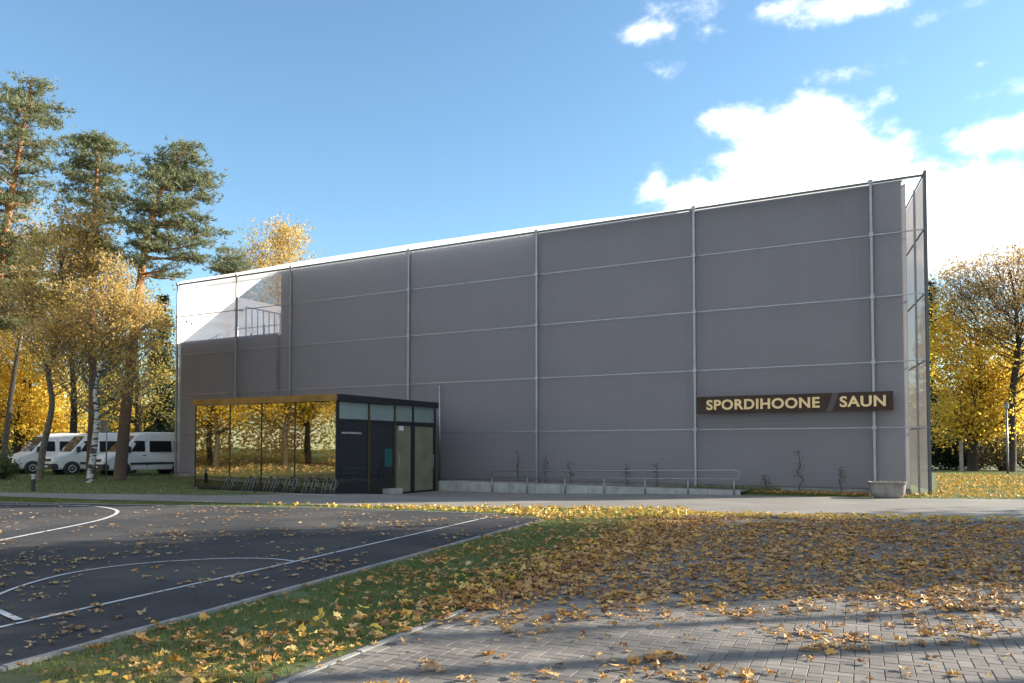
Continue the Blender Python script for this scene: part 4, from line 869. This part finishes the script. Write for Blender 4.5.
# ------------------------------------------------------------------ grass
def grass(name, label, x, y, hmin, hmax, wd, seed):
    rng = np.random.default_rng(seed); n = len(x); C = np.stack([x, y, gz(x, y) - .012], 1); D = np.stack([rng.normal(0, .5, n), rng.normal(0, .5, n), np.ones(n)], 1); D /= np.linalg.norm(D, axis=1, keepdims=True)
    hh = rng.uniform(hmin, hmax, (n, 1)); b = np.cross(D, rnd_units(rng, n)); b /= np.linalg.norm(b, axis=1, keepdims=True); w = wd * rng.uniform(.6, 1.3, (n, 1))
    tip = C + D * hh; V = np.stack([C - b * w / 2, C + b * w / 2, tip], 1)
    return tag(np_mesh(name, V.reshape(-1, 3), np.arange(3 * n).reshape(n, 3), M['grassblade']), label, 'grass', kind='stuff')
STRIP = [(-5.78, 2.3), (-3.84, 2.3), (-3.99, 3.93), (-4.25, 8.11), (-4.55, 10.85), (-5.16, 17.8), (-6.0, 19.9), (-9.6, 18.3), (-14, 16.7), (-22, 15.0), (-22, 13.6), (-14, 15.9), (-9.2, 16.4), (-7.65, 15.7), (-7.46, 14.16), (-6.28, 5.8)]
rng = np.random.default_rng(101); x = rng.uniform(-22, -3.8, 350000); y = rng.uniform(2.3, 20, 350000); dens_ = np.where(y < 9, 1, np.where(y < 13, .75, .55))
k = inpoly(STRIP, x, y) & (rng.uniform(size=len(x)) < dens_) & (vnoise(x * 2.2, y * 2.2, 6) + .5 * vnoise(x * 6, y * 6, 9) > .38)
grass('grass', 'green grass of the strip between the court kerb and paving', x[k], y[k], .025, .085, .009, 102)
LAWN_L = [(-70, 8), (-29, 15.9), (-21.5, 18.3), (-19.2, 20.2), (-25.2, 20.5), (-25.4, 29), (-37.6, 29.4), (-38, 45), (-75, 50)]
x = rng.uniform(-75, -19, 90000); y = rng.uniform(8, 50, 90000); k = inpoly(LAWN_L, x, y)
grass('lawn_grass', 'shaded lawn grass under the pines and around the pavilion', x[k], y[k], .04, .12, .03, 103)
LAWN_R = [(-.95, 27.65), (.0, 27.95), (2.2, 28.9), (9, 31.4), (26, 36), (26, 60), (-.15, 60), (-.15, 29.9), (-.95, 29.9)]
x = rng.uniform(-1, 26, 60000); y = rng.uniform(27.6, 60, 60000); k = inpoly(LAWN_R, x, y)
grass('lawn_grass', 'sunlit lawn grass to the right of the hall corner', x[k], y[k], .04, .10, .03, 104)
x = rng.uniform(-5.9, -.5, 9000); y = rng.uniform(27.85, 29.5, 9000); k = y > 27.85 + (-.5 - x) * -.15 * 0
grass('lawn_grass', 'narrow grass border at the foot of the mesh beside the planter', x[k], y[k], .03, .10, .02, 105)
x = rng.uniform(-26.2, -22.6, 3000); y = rng.uniform(13.4, 15.0, 3000); k = y < 12.95 + (x + 29) * .16 + .9
grass('grass', 'small green grass wedge between the path and the court at left', x[k], y[k], .03, .09, .02, 106)
x = rng.uniform(xa, -5, 5000); y = rng.uniform(28.65, 29.5, 5000)
g2 = grass('grass', 'dark grass between the ramp and the mesh screen', x, y, .15, .34, .02, 107)

# ------------------------------------------------------------------ fallen leaves
MAPLE = np.array([(0, 1.0), (.16, .42), (.62, .78), (.42, .26), (.98, .20), (.55, -.12), (.62, -.52), (.16, -.38), (0, -.62), (-.16, -.38), (-.62, -.52), (-.55, -.12), (-.98, .20), (-.42, .26), (-.62, .78), (-.16, .42)]) * .5
NL = len(MAPLE); ta = np.linspace(math.pi / 2, math.pi / 2 - 2 * math.pi, NL, endpoint=False)
OVAL = np.stack([.30 * np.cos(ta), .52 * np.sin(ta)], 1); TORN = MAPLE * np.array([1, .5, .9, .8, .6, 1, 1, 1.1, 1, 1, .5, .8, 1, .9, .55, .8])[:, None]; BLUNT = .55 * MAPLE + .45 * np.stack([.42 * np.cos(ta), .42 * np.sin(ta)], 1)
SHAPES = np.stack([MAPLE, OVAL, TORN, BLUNT, BLUNT * .9 + OVAL * .1])
def leaves(name, label, x, y, zoff, smin, smax, m, seed, curl=1., tilt=.28):
    rng = np.random.default_rng(seed); n = len(x); s = smin + (smax - smin) * rng.uniform(0, 1, n) ** 1.6; th = rng.uniform(0, 2 * math.pi, n)
    P = np.zeros((n, NL + 1, 3)); P[:, 1:, :2] = SHAPES[rng.integers(0, 5, n)] * s[:, None, None] * rng.uniform(.72, 1.12, (n, NL, 1)); P[:, :, 0] *= rng.uniform(.4, 1.05, n)[:, None]
    r = np.linalg.norm(P[..., :2], axis=-1); cu = rng.normal(.45, .55, n) * curl; fold = np.abs(rng.normal(0, .45, n)) * curl; roll = rng.normal(0, 1.1, n) * curl
    P[..., 2] = r ** 2 * (cu / s)[:, None] + np.abs(P[..., 0]) * fold[:, None] + P[..., 1] ** 2 * (roll / s)[:, None] * .6 + rng.normal(0, .06, (n, NL + 1)) * s[:, None]
    P[..., 2] = np.clip(P[..., 2], -.3 * s[:, None], .34 * s[:, None])
    ax = rng.normal(0, tilt, n); ay = rng.normal(0, tilt, n); y2 = P[..., 1] * np.cos(ax)[:, None] - P[..., 2] * np.sin(ax)[:, None]; z2 = P[..., 1] * np.sin(ax)[:, None] + P[..., 2] * np.cos(ax)[:, None]
    x2 = P[..., 0] * np.cos(ay)[:, None] + z2 * np.sin(ay)[:, None]; z3 = -P[..., 0] * np.sin(ay)[:, None] + z2 * np.cos(ay)[:, None]
    c, q = np.cos(th)[:, None], np.sin(th)[:, None]; zmin = z3.min(1)
    V = np.stack([x2 * c - y2 * q + x[:, None], x2 * q + y2 * c + y[:, None], z3 - zmin[:, None] * .85 + (gz(x, y) + zoff + rng.uniform(0, .008, n))[:, None]], -1)
    i = np.arange(NL); f = np.stack([np.zeros(NL, int), 1 + i, 1 + (i + 1) % NL], 1)[:, ::-1]; Fa = (np.arange(n)[:, None, None] * (NL + 1) + f).reshape(-1, 3)
    return tag(np_mesh(name, V.reshape(-1, 3), Fa, m), label, 'fallen leaves', kind='stuff')
rng = np.random.default_rng(200)
# brown carpet on the paving
n_ = 60000; x = rng.uniform(-5, 14, n_); y = rng.uniform(3.4, 23, n_); pe = np.interp(y, [3.9, 8.1, 10.9, 17.9], [-4.0, -4.25, -4.55, -5.15]); yt = np.interp(x, [-5.2, 1.5, 9, 14], [17.9, 20, 22.2, 23.6])
yy = y - .16 * (x + 4); cl = vnoise(x * 1.3, y * 1.3, 21) * .6 + vnoise(x * 3.1, y * 3.1, 22) * .4
dn = sm(6.2, 10.2, yy) * (1 - .7 * sm(15.5, 18.5, yy)) * (.30 + .95 * sm(.3, .66, cl)) + .55 * sm(.54, .72, cl) + .03
k = (x > pe) & (y < yt) & (rng.uniform(size=n_) < dn * 1.35)
leaves('fallen_leaves', 'thick brown carpet of fallen maple leaves across the block paving', x[k], y[k], .008, .06, .18, M['litter'], 201, curl=.38, tilt=.12)
# grass strip
n_ = 11000; x = rng.uniform(-9, -3.7, n_); y = rng.uniform(2.3, 17, n_); cl = vnoise(x * 1.6, y * 1.6, 31) * .6 + vnoise(x * 4, y * 4, 32) * .4
k = inpoly(STRIP, x, y) & (rng.uniform(size=n_) < .16 + .5 * sm(.42, .70, cl) + .40 * sm(-5.2, -4.4, x))
leaves('fallen_leaves', 'mixed brown and orange leaves lying in the grass strip', x[k], y[k], .02, .06, .16, M['litter'], 202, curl=.5, tilt=.25)
n_ = 900; x = rng.uniform(-5.2, -3.9, n_); y = rng.uniform(2.3, 16, n_); k = inpoly(STRIP, x, y) & (rng.uniform(size=n_) < .55)
leaves('fallen_leaves', 'pale yellow leaves gathered along the paving edge of the grass', x[k], y[k], .03, .06, .16, M['litter_y'], 203, curl=.7, tilt=.35)
# court
n_ = 11000; x = rng.uniform(-30, -5.9, n_); y = rng.uniform(2.5, 16.5, n_); cl = vnoise(x * .8, y * 1.1, 41) * .6 + vnoise(x * 2.6, y * 2.6, 42) * .4
k = inpoly(COURT, x, y) & (rng.uniform(size=n_) < (.10 + .9 * sm(.42, .72, cl)) * np.interp(x, [-30, -18, -13, -7], [.15, .3, 1., 1.])); k &= ~((x > np.interp(y, [3, 16], [-6.15, -7.9])))
leaves('fallen_leaves', 'scattered tan leaves lying on the dark asphalt court', x[k], y[k], .012, .06, .16, M['litter_p'], 204, curl=.28, tilt=.08)
# sunlit drift beside the forecourt
n_ = 5200; x = rng.uniform(-20, -4.5, n_); y = rng.uniform(14, 20.3, n_); D_ = [(-19, 15.6), (-14, 15.95), (-9.2, 16.4), (-7.7, 15.7), (-5.1, 17.0), (-5.1, 18.5), (-5.9, 20.1), (-9.6, 18.5), (-14, 16.85)]
k = inpoly(D_, x, y) & (rng.uniform(size=n_) < np.interp(x, [-19, -14, -11, -8], [.1, .35, .8, 1.]))
leaves('fallen_leaves', 'bright yellow leaf drift in the sun between court and path', x[k], y[k], .02, .10, .19, M['litter_y'], 205, tilt=.5)
# along the path kerb and across the path
n_ = 1600; x = rng.uniform(-5.6, 3, n_); y = 18.05 + (x + 5.2) * .315 + rng.normal(.25, .35, n_); k = rng.uniform(size=n_) < np.interp(x, [-5.6, -2, .5, 3], [1, .7, .35, .06])
leaves('fallen_leaves', 'tan leaves blown against the kerb of the forecourt path', x[k], y[k], .016, .09, .17, M['litter_y'], 206)
# right lawn and border
n_ = 11000; x = rng.uniform(-.9, 16, n_); y = rng.uniform(27.9, 52, n_); k = inpoly(LAWN_R, x, y) & (rng.uniform(size=n_) < .3 + .6 * vnoise(x * .7, y * .7, 51))
leaves('fallen_leaves', 'yellow leaves spread over the lawn right of the hall', x[k], y[k], .02, .12, .22, M['litter_y'], 207, tilt=.5)
n_ = 500; x = rng.uniform(-5.8, -.9, n_); y = rng.uniform(27.9, 29.4, n_)
leaves('fallen_leaves', 'brown leaves in the border below the mesh screen', x, y, .03, .09, .17, M['litter'], 208, tilt=.5)
n_ = 500; x = rng.uniform(-60, -24, n_); y = rng.uniform(12, 45, n_); k = inpoly(LAWN_L, x, y)
leaves('fallen_leaves', 'sparse tan leaves on the lawn under the pines', x[k], y[k], .03, .10, .18, M['litter_p'], 209, tilt=.5)
n_ = 4500; x = rng.uniform(-85, -34, n_); y = rng.uniform(-25, 11, n_)
leaves('fallen_leaves', 'yellow leaves covering the lawn across the court, mirrored in the glass', x, y, .02, .14, .30, M['litter_p'], 210, tilt=.5)
n_ = 3200; y = 6.6 + 11.2 * rng.uniform(0, 1, n_); x = np.interp(y, [6.6, 8.1, 10.9, 17.9], [-4.15, -4.25, -4.55, -5.15]) + rng.normal(0, .38, n_) * np.interp(y, [6.6, 10], [.6, 1.2]); k = (x > np.interp(y, [6.6, 14.2, 17.9], [-6.2, -7.3, -7.5])) & (y < 17.6)
leaves('fallen_leaves', 'brown leaf drift hiding the edge between grass strip and paving', x[k], y[k], .015, .06, .17, M['litter'], 211, curl=.45, tilt=.2)
